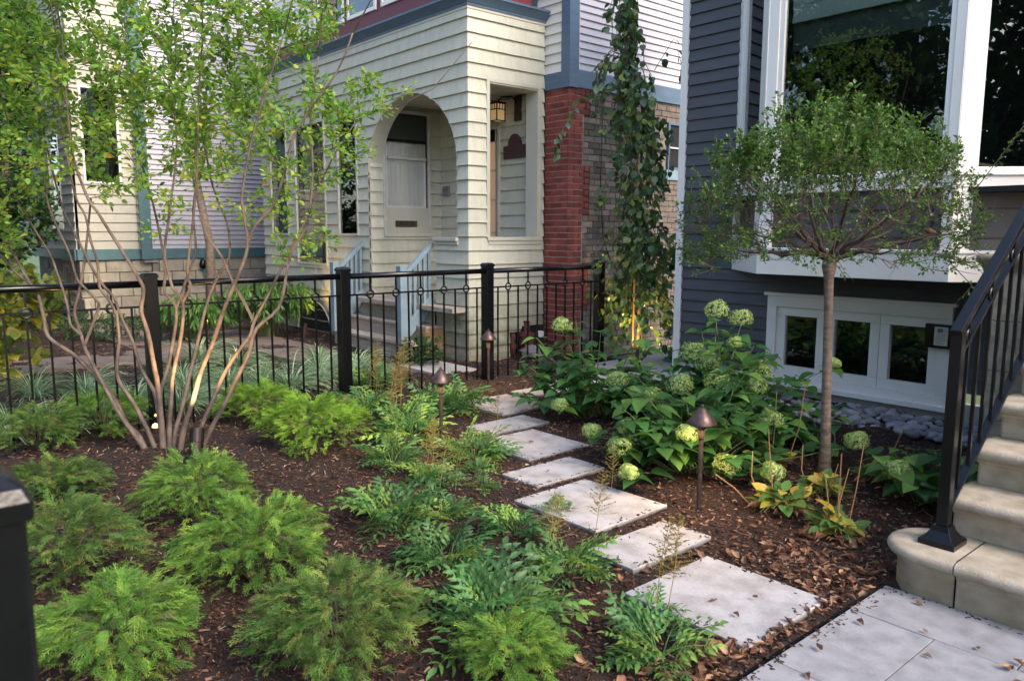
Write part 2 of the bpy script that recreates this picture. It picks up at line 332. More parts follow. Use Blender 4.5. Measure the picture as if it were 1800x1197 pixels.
# ------------------------------------------------------------------ walls of lapped boards
class Wall:
    def __init__(s, o, u, n): s.o = o; s.u = u; s.n = n
    def p(s, a, off, z): return (s.o[0]+s.u[0]*a+s.n[0]*off, s.o[1]+s.u[1]*a+s.n[1]*off, z)
def rect(lo, hi, z0, z1): return ((lo+hi)/2, lambda z: (lo, hi) if z0 < z < z1 else None, (z0, z1))
def course(mb, W_, a, b, z0, z1, ops, bot, top, nz=1, mit=(None, None)):
    zs = [z0+(z1-z0)*i/nz for i in range(nz+1)]
    for _, _, br in ops:
        for q in br:
            for e in (-1e-4, 1e-4):
                if z0 < q+e < z1: zs.append(q+e)
    zs.sort()
    def bounds(z):
        lo, hi = a, b
        for c, fn, _ in ops:
            iv = fn(z)
            if iv is None: continue
            if a >= c-1e-6: lo = max(lo, iv[1])
            elif b <= c+1e-6: hi = min(hi, iv[0])
        if hi < lo: lo = hi = max(a, min(b, (lo+hi)/2))
        return lo, hi
    B = [bounds(z) for z in zs]
    for i in range(len(zs)-1):
        (l0, h0), (l1, h1) = B[i], B[i+1]
        if h0-l0 < 1e-4 and h1-l1 < 1e-4: continue
        if zs[i+1]-zs[i] < 3e-4: continue
        oa = bot+(top-bot)*(zs[i]-z0)/(z1-z0); ob = bot+(top-bot)*(zs[i+1]-z0)/(z1-z0)
        ml = 1 if mit[0] is not None and abs(a-mit[0]) < 2e-3 else 0; mr = 1 if mit[1] is not None and abs(b-mit[1]) < 2e-3 else 0
        vs = [W_.p(l0-oa*ml, oa, zs[i]), W_.p(h0+oa*mr, oa, zs[i]), W_.p(h1+ob*mr, ob, zs[i+1]), W_.p(l1-ob*ml, ob, zs[i+1]), W_.p(l0, 0, zs[i]), W_.p(h0, 0, zs[i]), W_.p(h1, 0, zs[i+1]), W_.p(l1, 0, zs[i+1])]
        mb.add(vs, [(0, 1, 2, 3), (4, 5, 1, 0), (4, 0, 3, 7), (1, 5, 6, 2)])
def siding(root, W_, a, b, z0, z1, ex, ops, mat, name, bot=.028, top=.004, shingle=None, nz=4, mit=(None, None)):
    mb = MB(); cuts = [a]+sorted(c for c, _, _ in ops if a < c < b)+[b]
    for i in range(len(cuts)-1):
        course(mb, W_, cuts[i], cuts[i+1], z0, z1, ops, .001, .001, nz=max(2, int((z1-z0)/.08)))
    mb.build('wall_sheathing', mat, root)
    z = z0; k = 0
    while z < z1-.01:
        zt = min(z+ex, z1); mb = MB(); cs = sorted(set([a, b]+[c for c, _, _ in ops if a < c < b]))
        if shingle:
            x = a-random.random()*.1
            while x < b:
                x += random.uniform(*shingle)
                if a+.03 < x < b-.03: cs.append(x)
            cs = sorted(cs)
        segs = [c for c, fn, _ in ops if a < c < b and (fn(z+.002) or fn(zt-.002))]
        for i in range(len(cs)-1):
            if mb.f and any(abs(cs[i]-c) < 1e-6 for c in segs): mb.build(name, mat, root); mb = MB()
            jb = random.uniform(-.0009, .0009) if shingle else 0; g = .0005 if shingle else 0
            course(mb, W_, cs[i]+g, cs[i+1]-g, z+(random.uniform(-.0025, .0015) if shingle and cs[i] > a+.01 and cs[i+1] < b-.01 else 0), zt, ops, bot+jb*0, top, nz=nz, mit=mit)
        if mb.f: mb.build(name, mat, root)
        z = zt; k += 1
def wbox(mb, W_, a0, a1, z0, z1, o0, o1):
    vs = [W_.p(a, o, z) for z in (z0, z1) for a, o in ((a0, o0), (a1, o0), (a1, o1), (a0, o1))]
    return mb.add(vs, [(0, 1, 2, 3), (7, 6, 5, 4), (0, 4, 5, 1), (1, 5, 6, 2), (2, 6, 7, 3), (3, 7, 4, 0)])
def frame4(root, W_, a0, a1, z0, z1, w, o0, o1, mat, name='frame', bevel=.004, wt=None, wb=None):
    wt = wt or w; wb = wb or w; mb = MB()
    wbox(mb, W_, a0, a1, z1-wt, z1, o0, o1); wbox(mb, W_, a0, a1, z0, z0+wb, o0, o1)
    wbox(mb, W_, a0, a0+w, z0+wb, z1-wt, o0, o1); wbox(mb, W_, a1-w, a1, z0+wb, z1-wt, o0, o1)
    return mb.build(name, mat, root, bevel=bevel)
def pane(root, W_, a0, a1, z0, z1, off, mat=None, name='pane'):
    return MB().add([W_.p(a0, off, z0), W_.p(a1, off, z0), W_.p(a1, off, z1), W_.p(a0, off, z1)], [(0, 1, 2, 3)]).build(name, mat or M_GLASS, root)
def room(root, W_, a0, a1, z0, z1, depth, mat=None, off=-.03):
    mb = MB(); v = [W_.p(a, o, z) for z in (z0, z1) for a, o in ((a0, off), (a1, off), (a1, -depth), (a0, -depth))]
    mb.add(v, [(0, 3, 2, 1), (4, 5, 6, 7), (1, 2, 6, 5), (2, 3, 7, 6), (3, 0, 4, 7)])
    return mb.build('room_interior', mat or M_DARK, root)

# ================================================================== SETTING: GROUND
MB().box(-150, -150, -.4, 150, 150, -.12).build('ground', M_LAWN, struct=True)
# stepping stones
STONES = [((-2.12, 2.49, -1.51, 3.10), 'largest square stepping stone, nearest the paved walk'),
 ((-2.56, 2.70, -2.25, 3.32), 'narrow rectangular stepping stone between the two nearest square ones'),
 ((-3.34, 2.91, -2.69, 3.52), 'square stepping stone with a brown stain at its right corner'),
 ((-3.77, 3.18, -3.43, 3.80), 'narrow stepping stone left of the stained square one'),
 ((-4.51, 3.53, -3.89, 4.13), 'third square stepping stone, before the row of lime hydrangeas'),
 ((-4.93, 3.78, -4.60, 4.40), 'narrow stepping stone between the two farther square ones'),
 ((-5.70, 4.27, -5.05, 4.86), 'square stepping stone just right of the farthest path lamp'),
 ((-5.77, 4.97, -5.44, 5.58), 'narrow stepping stone farthest up the path under hydrangea leaves'),
 ((-5.90, 5.72, -5.28, 6.33), 'last square stepping stone hidden behind the hydrangeas')]
def hnoise(x, y):
    return .012*np.sin(x*3.1+y*1.7)+.010*np.sin(x*7.3-y*5.9+1.3)+.006*np.sin(x*17.1+y*13.7)+.005*np.sin(x*29-y*31)
def bed_h(x, y):
    d = np.full(np.shape(x), 9.0)
    for (a, b, c, e), _ in STONES:
        d = np.minimum(d, np.maximum(np.maximum(a-x, x-c), np.maximum(b-y, y-e)))
    k = np.clip(d/.12, 0, 1)
    h = -.026+(hnoise(x, y)*.9+.016*np.sin(x*4.7+2)*np.sin(y*5.3)+.007*np.sin(x*41+y*9)*np.sin(y*37-x*6))*(.25+.75*k)+.012*k
    h = np.where((x > -1.425) & (y < 3.46), -.10, h)+.07*np.exp(-((x+5.5)**2+(y-1.75)**2)/.5)
    return h
def grid(name, x0, x1, y0, y1, st, hf, mat):
    nx = int((x1-x0)/st)+1; ny = int((y1-y0)/st)+1
    X, Y = np.meshgrid(np.linspace(x0, x1, nx), np.linspace(y0, y1, ny)); Z = hf(X, Y)
    V = np.stack([X.ravel(), Y.ravel(), Z.ravel()], 1); i = np.arange(nx*ny).reshape(ny, nx)
    q = np.stack([i[:-1, :-1], i[:-1, 1:], i[1:, 1:], i[1:, :-1]], -1).reshape(-1, 4)
    o = np_mesh(name, V, q.ravel(), np.arange(len(q))*4, np.full(len(q), 4), None, mat, None, True, False); o['kind'] = 'structure'; return o
grid('mulch_bed', -7.6, -.0, -.6, 7.4, .035, bed_h, M_SOIL)
grid('neighbour_mulch_bed', -24, -7.6, -3, 9, .12, bed_h, M_SOIL)
# front pavement behind the camera, street
MB().box(-40, -2.6, -.2, 40, -.62, -.02).build('sidewalk', M_CONC, struct=True)
MB().box(-60, -13, -.2, 60, -4.6, -.10).build('street', M_ASPH, struct=True)

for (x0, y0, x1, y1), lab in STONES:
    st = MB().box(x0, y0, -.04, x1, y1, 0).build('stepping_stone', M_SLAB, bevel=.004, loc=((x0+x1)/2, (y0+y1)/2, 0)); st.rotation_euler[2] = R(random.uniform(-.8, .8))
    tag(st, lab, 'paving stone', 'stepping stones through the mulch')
# paved walk at the foot of the steps
wk = setting('paved_walk', (-1, 2.5, 0))
xs = [-1.41, -1.075, -.465, .145, .755]; ys = [.66, 1.27, 1.88, 2.49, 3.095, 3.43]
for i in range(4):
    for j in range(5):
        yo = 0 if j else 0
        xa, xb = xs[i], xs[i+1]
        if j % 2 == 0: xa -= .0 if i == 0 else .0
        dx = 0 if i == 0 else (.28 if j == 4 else 0)
        MB().box(xa+(dx if i else 0)+.002, ys[j]+.002, -.05, xb+(.28 if j == 4 else 0)-.002, ys[j+1]-.002, random.uniform(-.001, .001)).build('paver', M_PAVE, wk, bevel=.003)
MB().box(-1.425, .6, -.1, -1.415, 3.5, -.002).build('edging_strip', M_BLACK, wk)
MB().box(-1.412, .6, -.1, 1.0, 3.44, -.006).build('joint_sand', M_SOIL, wk)
# concrete walk between the houses, strip along the dark wall
MB().box(-6.35, 6.62, -.08, -5.33, 16, .012).build('side_walk', M_CONC, struct=True)
MB().box(-5.33, 6.50, -.08, -4.3, 6.94, .012).build('wall_foot_slab', M_CONC, struct=True)
# neighbour's walk and path
for a in ((-12.4, 4.15, -7.55, 4.95), (-14.9, 2.95, -9.8, 3.75), (-11.0, 1.2, -10.0, 3.0)):
    MB().box(a[0], a[1], -.08, a[2], a[3], .005+random.random()*.004).build('garden_path', M_PATH, struct=True)
MB().box(-7.8, 4.95, -.08, -6.95, 5.5, .009).build('side_slab', M_CONC, struct=True)

# ================================================================== CREAM HOUSE
ch = thing('cream_house', 'cream shingled house with arched porch opening and red brick corner pier', 'house', (-9.5, 6.5, 0))
F = Wall((0, 5.79), (1, 0), (0, -1))           # front of the porch, a = x
SD = Wall((-7.48, 0), (0, 1), (1, 0))          # right side of the porch, a = y
ac, aw, asz, arise = -8.71, 1.03, 2.40, .92
def archf(z):
    if z <= 1.5: return None
    if z <= asz: return (ac-aw, ac+aw)
    if z >= asz+arise: return (ac, ac)
    k = math.sqrt(1-((z-asz)/arise)**2); return (ac-aw*k, ac+aw*k)
arch = (ac, archf, (1.5,))
# the stair gap below the sill
stairgap = rect(-9.74, -8.14, .0, 1.5)
gA = rect(-10.62, -10.03, 1.51, 3.36); gB = rect(-12.02, -10.99, 1.05, 3.25); gC = rect(-12.96, -12.3, 1.51, 3.30); gD = rect(-14.0, -13.35, 1.51, 3.3)
stairgap = ((ac), stairgap[1], stairgap[2])
ops = [arch, stairgap, gA, gB, gC]
siding(ch, F, -13.3, -7.48, .0, 4.18, .168, ops, M_CREAM, 'shingle_course', shingle=(.12, .28), mit=(None, -7.48))
sideop = rect(6.10, 6.92, 1.50, 3.33)
def lowcut(z): return (6.43, 7.3) if z < .30 else ((6.62, 7.3) if z < .37 else None)
siding(ch, SD, 5.79, 7.0, .0, 4.18, .168, [sideop, (6.9, lowcut, (.3, .37))], M_CREAM, 'shingle_course', shingle=(.12, .28), mit=(5.79, None))
# base board under the shingles
MB().box(-7.95, 5.77, -.06, -7.47, 5.80, .13).box(-7.49, 5.8, -.06, -7.462, 6.42, .13).build('base_board', M_WOODD, ch)
# arch reveal
mb = MB(); prev = None
pts = [(ac-aw, z) for z in (.4, 1.0, 1.5, 2.0)]+[(ac-aw*math.cos(t), asz+arise*math.sin(t)) for t in np.linspace(0, math.pi, 33)]+[(ac+aw, 2.0), (ac+aw, 1.5)]
vs = []; n_ = len(pts)
for x, z in pts: vs += [(x, 5.772, z), (x, 6.0, z)]
mb.add(vs, [(2*i, 2*i+1, 2*i+3, 2*i+2) for i in range(n_-1)])
mb.build('arch_reveal', M_CREAMS, ch, smooth=True)
mb = MB(); vs = []
for x, z in pts:
    dx = x-ac; dz = max(0, z-asz); l = math.hypot(dx, dz); k = .018/max(l, .2); vs += [(x, 5.768, z), (x+dx*k*1.0, 5.768, z+dz*k)]
mb.add(vs, [(2*i, 2*i+1, 2*i+3, 2*i+2) for i in range(n_-1)]); mb.build('arch_edge_trim', M_CREAMS, ch)
MB().box(-8.16, 5.73, 1.455, -7.66, 6.0, 1.50).box(-8.14, 5.752, 1.41, -7.66, 5.78, 1.455).build('half_wall_sill', M_CREAMS, ch, bevel=.004)
MB().box(-8.14, 5.78, .4, -8.13, 6.0, 1.44).build('half_wall_end', M_CREAMS, ch)
# recess: door wall (faces right), rear wall (faces front)
DW = Wall((-9.75, 0), (0, 1), (1, 0)); RW = Wall((0, 7.03), (1, 0), (0, -1))
siding(ch, DW, 5.80, 7.03, .62, 3.35, .168, [rect(6.0, 6.82, 1.50, 3.29)], M_CREAM, 'porch_wall_course', shingle=(.12, .28), nz=1)
siding(ch, RW, -9.75, -7.66, .62, 3.34, .168, [rect(-8.9, -8.36, 1.0, 2.98)], M_CREAM, 'porch_wall_course', shingle=(.12, .28), nz=1)
MB().box(-9.76, 5.80, 3.35, -7.50, 7.03, 3.38).build('porch_ceiling', M_CREAMS, ch)
MB().box(-9.75, 5.55, .60, -7.50, 7.03, .655).build('porch_floor', M_WOODD, ch)
# door
dr = MB(); dr.box(-9.735, 6.045, 1.53, -9.70, 6.775, 3.24)
fr = frame4(ch, DW, 6.0, 6.82, 1.50, 3.29, .045, .0, .045, mat_('weathered_white_frame', (.52, .50, .45), (.42, .40, .36)), 'door_frame')
door = wbox(MB(), DW, 6.045, 6.775, 1.545, 1.92, .005, .03).build('porch_door', M_CREAMS, ch, bevel=.003)
frame4(door, DW, 6.045, 6.775, 1.92, 3.245, .035, .0, .035, bpy.data.materials['weathered_white_frame'], 'sash_frame')
ORG[door.name] = org(ch)
wbox(MB(), DW, 6.08, 6.74, 2.60, 2.635, .004, .04).build('meeting_rail', bpy.data.materials['weathered_white_frame'], door)
wbox(MB(), DW, 6.08, 6.74, 2.84, 2.88, -.01, .018).build('dark_shade_rail', M_BLACK, door)
mb = MB(); vs = []
for i in range(45):
    a = 6.05+.72*i/44; o = -.03+.005*math.sin(i*1.3)+.003*math.sin(i*3.1); vs += [DW.p(a, o, 1.9), DW.p(a, o, 2.86)]
mb.add(vs, [(2*i, 2*i+2, 2*i+3, 2*i+1) for i in range(44)]); mb.build('curtain', M_CURT, door, smooth=True)
wbox(MB(), DW, 6.05, 6.77, 2.86, 3.25, -.06, -.05).build('upper_blind', M_SHADE2, door)
pane(door, DW, 6.08, 6.70, 1.955, 2.60, .012, M_GLASSD); pane(door, DW, 6.08, 6.74, 2.635, 3.21, .012, M_GLASSD)
frame4(door, DW, 6.19, 6.56, 1.64, 1.73, .014, .028, .042, M_BRONZE, 'mail_slot', bevel=.002)
wbox(MB(), DW, 6.21, 6.54, 1.655, 1.715, .028, .034).build('mail_flap', M_BRONZE, door)
wbox(MB(), RW, -9.64, -9.50, 2.10, 2.24, .016, .06).build('intercom_box', M_ROCK, ch, bevel=.004)
# rear window with curtains
frame4(ch, RW, -8.90, -8.34, 1.0, 3.0, .04, .0, .05, M_CREAMS, 'rear_window_frame')
mb = MB(); vs = []
for i in range(41):
    a = -8.88+.52*i/40; o = -.018+.006*math.sin(i*1.9); vs += [RW.p(a, o, 1.0), RW.p(a, o, 2.80)]
mb.add(vs, [(2*i, 2*i+2, 2*i+3, 2*i+1) for i in range(40)])
mb.build('lit_curtain', emit('lit_orange_curtain', (.72, .46, .30), .10), ch, smooth=True)
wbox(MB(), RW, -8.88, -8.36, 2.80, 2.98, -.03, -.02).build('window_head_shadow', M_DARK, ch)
mb = MB()
for z in (1.55, 2.0, 2.4): wbox(mb, RW, -8.86, -8.38, z, z+.02, -.01, .02)
wbox(mb, RW, -8.46, -8.44, 1.04, 2.96, -.01, .02); mb.build('window_bars', M_CREAMS, ch)
pane(ch, RW, -8.86, -8.38, 1.04, 2.96, .0, M_GLASSD)
# jamb lining of the side opening
mb = MB(); mb.box(-7.69, 6.89, 1.50, -7.462, 6.94, 3.35); mb.box(-7.69, 6.08, 1.50, -7.462, 6.11, 3.35); mb.box(-7.69, 6.11, 3.32, -7.465, 6.89, 3.36)
mb.build('side_opening_lining', M_CREAMS, ch, bevel=.003)
MB().box(-7.70, 6.06, 1.46, -7.44, 6.96, 1.505).box(-7.47, 6.08, 1.41, -7.452, 6.94, 1.46).build('side_opening_sill', M_CREAMS, ch, bevel=.004)
MB().box(-7.462, 6.05, 1.505, -7.452, 6.10, 3.38).box(-7.462, 6.90, 1.505, -7.452, 6.95, 3.38).box(-7.462, 6.10, 3.34, -7.452, 6.90, 3.38).build('side_opening_trim', M_CREAMS, ch)
# cornice
def sweep(root, prof, path, mat, name):       # prof: (out, z); path: [(x, y, nx, ny)]
    mb = MB(); vs = [(x+nx*o, y+ny*o, z) for x, y, nx, ny in path for o, z in prof]; k = len(prof)
    mb.add(vs, [(i*k+j, (i+1)*k+j, (i+1)*k+j+1, i*k+j+1) for i in range(len(path)-1) for j in range(k-1)]+[tuple(range(k)), tuple(reversed(range((len(path)-1)*k, len(path)*k)))])
    return mb.build(name, mat, root)
prof = [(0, 4.15), (.03, 4.15), (.035, 4.175), (.045, 4.185), (.055, 4.20), (.075, 4.225), (.10, 4.255), (.11, 4.26), (.11, 4.285), (.0, 4.30), (-.15, 4.30)]
sweep(ch, prof, [(-13.3, 5.79, 0, -1), (-7.48, 5.79, 1, -1), (-7.48, 7.03, 1, 0)], M_BLUE, 'cornice')
sweep(ch, [(0, 4.12), (.022, 4.12), (.022, 4.152), (0, 4.152)], [(-13.3, 5.79, 0, -1), (-7.48, 5.79, 1, -1), (-7.48, 7.03, 1, 0)], M_CREAMS, 'cornice_bead')
MB().box(-13.3, 5.9, 4.27, -7.5, 7.03, 4.295).build('porch_roof', M_BLUE, ch)
# upper floor over the porch
MB().box(-13.3, 5.98, 4.2, -7.62, 6.9, 7.2).build('upper_wall', M_MAROON, ch)
UW = Wall((0, 5.98), (1, 0), (0, -1))
for i, x in enumerate((-13.15, -12.33, -11.45, -10.55, -9.62, -8.75)):
    w = .82
    fr = frame4(ch, UW, x, x+w-.03, 4.60, 6.3, .05, .0, .03, M_WHITE, 'upper_window')
    ORG[fr.name] = org(ch)
    if i in (2, 3): wbox(MB(), UW, x+.05, x+w-.08, 4.65, 6.25, .001, .004).build('pane', M_DARK, fr); pane(fr, UW, x+.05, x+w-.08, 4.65, 6.25, .014)
    else: wbox(MB(), UW, x+.05, x+w-.08, 4.65, 6.25, .001, .012).build('blind', M_WHITE, fr)
    if i not in (2, 3):
        mb = MB()
        for q in range(12): wbox(mb, UW, x+.05, x+w-.08, 4.68+q*.13, 4.69+q*.13, .010, .018)
        mb.build('blind_slat_line', M_LAV, fr)
# main body corner: white front return, blue corner boards, lavender side
MF = Wall((0, 7.03), (1, 0), (0, -1)); MS = Wall((-7.05, 0), (0, 1), (1, 0))
siding(ch, MF, -7.62, -7.16, 3.53, 7.2, .118, [], M_WHITEV, 'vinyl_course', nz=1)
siding(ch, MS, 7.14, 14, 3.55, 7.2, .088, [], M_LAV, 'vinyl_course', nz=1, bot=.026, shingle=(1.6, 3.4))
MB().box(-7.17, 7.0, 3.33, -7.02, 7.17, 7.2).build('corner_board', M_BLUE, ch, bevel=.006)
MB().box(-7.49, 7.005, 3.335, -7.17, 7.2, 3.54).build('front_band_board', M_BLUE, ch, bevel=.004)
MB().box(-7.2, 7.17, 3.34, -7.025, 14, 3.56).build('side_band_board', M_BLUE, ch, bevel=.004)
MB().box(-7.045, 7.17, 3.56, -7.028, 7.185, 7.2).build('siding_channel', M_WHITEV, ch)
MB().box(-13.3, 7.14, 3.3, -7.07, 14, 7.2).build('main_block', M_LAV, ch)
MB().box(-13.3, 7.14, -.1, -7.085, 14, 3.34).build('foundation_core', M_MORT2, ch)
MB().box(-7.485, 7.03+.008, -.1, -7.06, 7.30, 3.34).build('pier_mortar', M_MORT, ch)
# red bricks
BR = []; h = .077
def brick(mb_mat, W_, a0, a1, z, hh, o=.0, d=.05, jx=0):
    mb = MB(); wbox(mb, W_, a0, a1, z, z+hh, -d, o+jx); return mb.build('brick', mb_mat, ch)
zs_ = np.arange(-.05, 3.32, h)
for k, z in enumerate(zs_):
    hh = h-.014
    if k % 2 == 0: segs = [(-7.475, -7.272), (-7.258, -7.052)]
    else: segs = [(-7.475, -7.375), (-7.363, -7.158), (-7.146, -7.052)]
    for a0, a1 in segs: brick(M_RED, MF, a0, a1, z, min(hh, 3.33-z), .0, .03, random.uniform(-.001, .003))
    wide = (k//8) % 2 == 1
    end = 7.41 if wide else 7.29
    a = 7.026; fl = k % 2
    while a < end-.03:
        w = .10 if (fl) else .20
        fl = 0
        b = min(a+w, end); brick(M_RED, MS, a, b-.014, z, min(hh, 3.33-z), .0, .02, random.uniform(-.001, .003)); a = b
# tan bricks
tl = []; h2 = .0765
for k, z in enumerate(np.arange(-.05, 3.32, h2)):
    a = 7.42 if ((k//8) % 2 == 1) else 7.30
    a += (k % 2)*.1 if False else 0
    first = .1 if k % 2 else .2
    while a < 11.5:
        w = first; first = .205; b = a+w-.01
        inwin = (a < 9.7 and b > 9.0 and 2.3 < z+.04 < 3.12)
        if not inwin: tl.append((a, b, z, min(h2-.009, 3.335-z)))
        a += w
tl.sort(key=lambda q: (q[0]-0)**2)
for q in tl[:300]: brick(M_TAN, MS, q[0], q[1], q[2], q[3], -.008, .05, random.uniform(-.002, .004))
mb = MB()
for q in tl[300:]: wbox(mb, MS, q[0], q[1], q[2], q[2]+q[3], -.05, -.008+random.uniform(-.002, .004))
mb.build('brick_mass', M_TAN, ch, stuff=True)
# window in the tan wall
frame4(ch, MS, 9.0, 9.7, 2.44, 3.10, .04, -.034, -.0, M_BLUE, 'side_window_frame')
mb = MB(); wbox(mb, MS, 9.34, 9.36, 2.48, 3.06, -.02, -.006); wbox(mb, MS, 9.04, 9.66, 2.74, 2.76, -.02, -.006); mb.build('window_bars', M_LAV, ch)
wbox(MB(), MS, 9.04, 9.66, 2.48, 3.06, -.034, -.026).build('dark_glass', M_DARK, ch)
wbox(MB(), MS, 8.95, 9.75, 2.30, 2.44, -.05, .02).build('window_sill', M_BLUEL, ch, bevel=.004)
# cable down the brick
tag(MB().tube([(-7.02, 7.62, 3.6), (-7.0, 7.58, 3.0), (-7.03, 7.60, 2.2), (-7.03, 7.66, 1.5), (-7.02, 7.8, 1.2), (-7.03, 8.1, 1.05)], .006, 6).build('wall_cable', M_BLACK), 'thin black cable hanging down the tan brick wall', 'cable')
# front windows of the porch room
def house_window(root, W_, a0, a1, z0, z1, kind='dark', name='front_window'):
    f = frame4(root, W_, a0, a1, z0, z1, .035, -.02, .035, M_CREAMS if kind != 'white' else M_WHITE, name); ORG[f.name] = org(root)
    room(f, W_, a0+.03, a1-.03, z0+.03, z1-.03, .35)
    pane(f, W_, a0+.035, a1-.035, z0+.035, z1-.035, .005)
    zm = z0+(z1-z0)*.5
    if a1-a0 < .8: wbox(MB(), W_, a0+.035, a1-.035, zm-.015, zm+.015, -.02, .015).build('meeting_rail', M_BLACK, f)
    return f
house_window(ch, F, -10.62, -10.03, 1.51, 3.36)
wB = house_window(ch, F, -12.02, -10.99, 1.05, 3.25)
wbox(MB(), F, -11.97, -11.65, 1.09, 3.2, -.3, -.12).build('window_curtain', M_CURT, wB)
house_window(ch, F, -12.96, -12.3, 1.51, 3.30)
# half-round vent
mb = MB(); vs = [(-11.5+.55*math.cos(t), 5.765, .0+.46*math.sin(t)) for t in np.linspace(0, math.pi, 20)]
mb.add(vs, [tuple(range(20))]); mb.build('half_round_opening', M_DARK, ch)
MB().tube([(-11.5+.56*math.cos(t), 5.76, .0+.47*math.sin(t)) for t in np.linspace(0, math.pi, 24)], .012, 6).build('opening_rim', M_CREAMS, ch)
# stairs of the cream house
cs = thing('wooden_stairs', 'weathered wooden steps with blue-grey handrails rising to the arched porch', 'stairs', (-9.1, 5.4, 0))
for k, (y0, z) in enumerate(((5.28, .20), (5.50, .40), (5.70, .60))):
    mb = MB(); mb.box(-10.02, y0, z-.035, -7.98 if k < 2 else -8.14, y0+.26, z); mb.build('tread', M_WOODD, cs, bevel=.004)
    MB().box(-9.98, y0+.03, z-.20, -8.02 if k < 2 else -8.14, y0+.05, z-.036).build('riser', M_WOODD, cs)
MB().box(-8.15, 5.50, .0, -7.99, 5.77, .364).build('cedar_side_board', M_WOODO, cs)
def stair_rail(x):
    t = setting('x') if False else None
    a = (x, 5.33, 1.04); b = (x, 5.76, 1.40)
    MB().box(x-.05, 5.26, .18, x+.05, 5.36, 1.15).build('newel_post', M_BLUEL, cs, bevel=.004)
    MB().bar((x, 5.36, 1.05), (x, 5.78, 1.42), .07, .05).build('handrail', M_BLUEL, cs, bevel=.004)
    MB().bar((x, 5.36, .32), (x, 5.78, .70), .04, .16).build('bottom_rail', M_BLUEL, cs, bevel=.004)
    for i in range(5):
        y = 5.42+i*.075; z = .32+(y-5.36)*.9
        MB().box(x-.016, y-.018, z, x+.016, y+.018, 1.03+(y-5.36)*.88).build('baluster', M_BLUEL, cs)
stair_rail(-8.22); stair_rail(-9.93)
# things on the porch
lt = thing('wall_lantern', 'dark craftsman wall lantern with amber glass inside the porch opening', 'lantern', (-8.39, 6.9, 3.1))
MB().box(-8.03, 6.985, 3.02, -7.91, 7.012, 3.34).build('back_plate', M_BROWNP, lt)
MB().tube([(-7.98, 6.99, 3.26), (-8.02, 6.93, 3.33), (-8.14, 6.86, 3.33), (-8.20, 6.84, 3.27)], .010, 6).build('arm', M_BLACK, lt)
lx, ly = -8.20, 6.84
mb = MB()
for dx in (-.075, .063):
    for dy in (-.075, .063): mb.box(lx+dx, ly+dy, 3.02, lx+dx+.012, ly+dy+.012, 3.25)
for z in (3.02, 3.165, 3.24): mb.box(lx-.078, ly-.078, z, lx+.078, ly-.068, z+.012).box(lx+.068, ly-.068, z, lx+.078, ly+.078, z+.012).box(lx-.078, ly-.068, z, lx-.068, ly+.078, z+.012)
for q in (-.03, .02): mb.box(lx+q, ly-.076, 3.165, lx+q+.008, ly-.069, 3.24).box(lx+.069, ly+q, 3.165, lx+.076, ly+q+.008, 3.24)
mb.box(lx-.085, ly-.085, 3.252, lx+.085, ly+.085, 3.265); mb.build('cage', M_BLACK, lt)
MB().box(lx-.066, ly-.066, 3.03, lx+.066, ly+.066, 3.25).build('amber_glass', emit('amber_glass', (.62, .40, .18), .12), lt)
pl = thing('name_plaque', 'dark maroon arched plaque on the shaded rear porch wall', 'plaque', (-8.03, 7.0, 2.6))
def plaque(s, y0, y1):
    P_ = [(-.22*s, -.12*s), (.22*s, -.12*s), (.22*s, .05*s), (.13*s, .05*s)]+[(.13*s*math.cos(t), .05*s+.15*s*math.sin(t)) for t in np.linspace(.1, math.pi-.1, 12)]+[(-.13*s, .05*s), (-.22*s, .05*s)]
    n = len(P_); vs = [(-8.03+a, y0, 2.66+b) for a, b in P_]+[(-8.03+a, y1, 2.66+b) for a, b in P_]
    return MB().add(vs, [tuple(range(n)), tuple(reversed(range(n, 2*n)))]+[(i, (i+1) % n, (i+1) % n+n, i+n) for i in range(n)])
plaque(1, 6.985, 7.01).build('board', mat_('maroon_plaque', (.065, .02, .022), (.05, .016, .018), rough=.4), pl)
mb = MB()
for x in (-.045, .015): mb.box(-8.03+x, 6.978, 2.68, -8.03+x+.022, 6.984, 2.77)
for i in range(7): mb.box(-8.16+i*.038, 6.978, 2.605, -8.16+i*.038+.022, 6.984, 2.628)
mb.build('worn_lettering', mat_('worn_letters', (.10, .045, .035)), pl)
# terracotta hydrant shapes under the porch
tp = thing('terracotta_urn', 'rust red pot and pipe under the cut corner of the cream porch', 'pot', (-7.5, 6.75, 0))
MB().lathe((-7.45, 6.70, -.03), [(.08, 0), (.09, .03), (.08, .14), (.105, .17), (.10, .26), (.115, .27), (.11, .31), (.05, .33), (.04, .44), (.05, .46), (.0, .47)], 16).build('urn_body', M_RUST, tp, smooth=False)
MB().lathe((-7.52, 6.52, -.03), [(.05, 0), (.04, .1), (.06, .14), (.035, .2), (.05, .28), (.02, .33)], 12).build('urn_neck', M_RUST, tp, smooth=True)
MB().box(-7.40, 6.82, .22, -7.33, 6.90, .30).build('white_tap_cap', M_WHITE, tp, bevel=.01)
def rock(loc, r, mat, name='rock', seed=0, parent=None, flat=.7):
    rr = random.Random(seed); mb = MB(); vs = []; n, k = 8, 5
    prof = [(math.sin(math.pi*i/(k)), -math.cos(math.pi*i/k)) for i in range(k+1)]
    for a, b in prof:
        for j in range(n):
            q = 1+rr.uniform(-.18, .18); vs.append((loc[0]+r*a*math.cos(2*math.pi*j/n)*q, loc[1]+r*a*math.sin(2*math.pi*j/n)*q, loc[2]+r*b*flat*q))
    mb.add(vs, [(i*n+j, i*n+(j+1) % n, (i+1)*n+(j+1) % n, (i+1)*n+j) for i in range(k) for j in range(n)]); return mb.build(name, mat, parent)
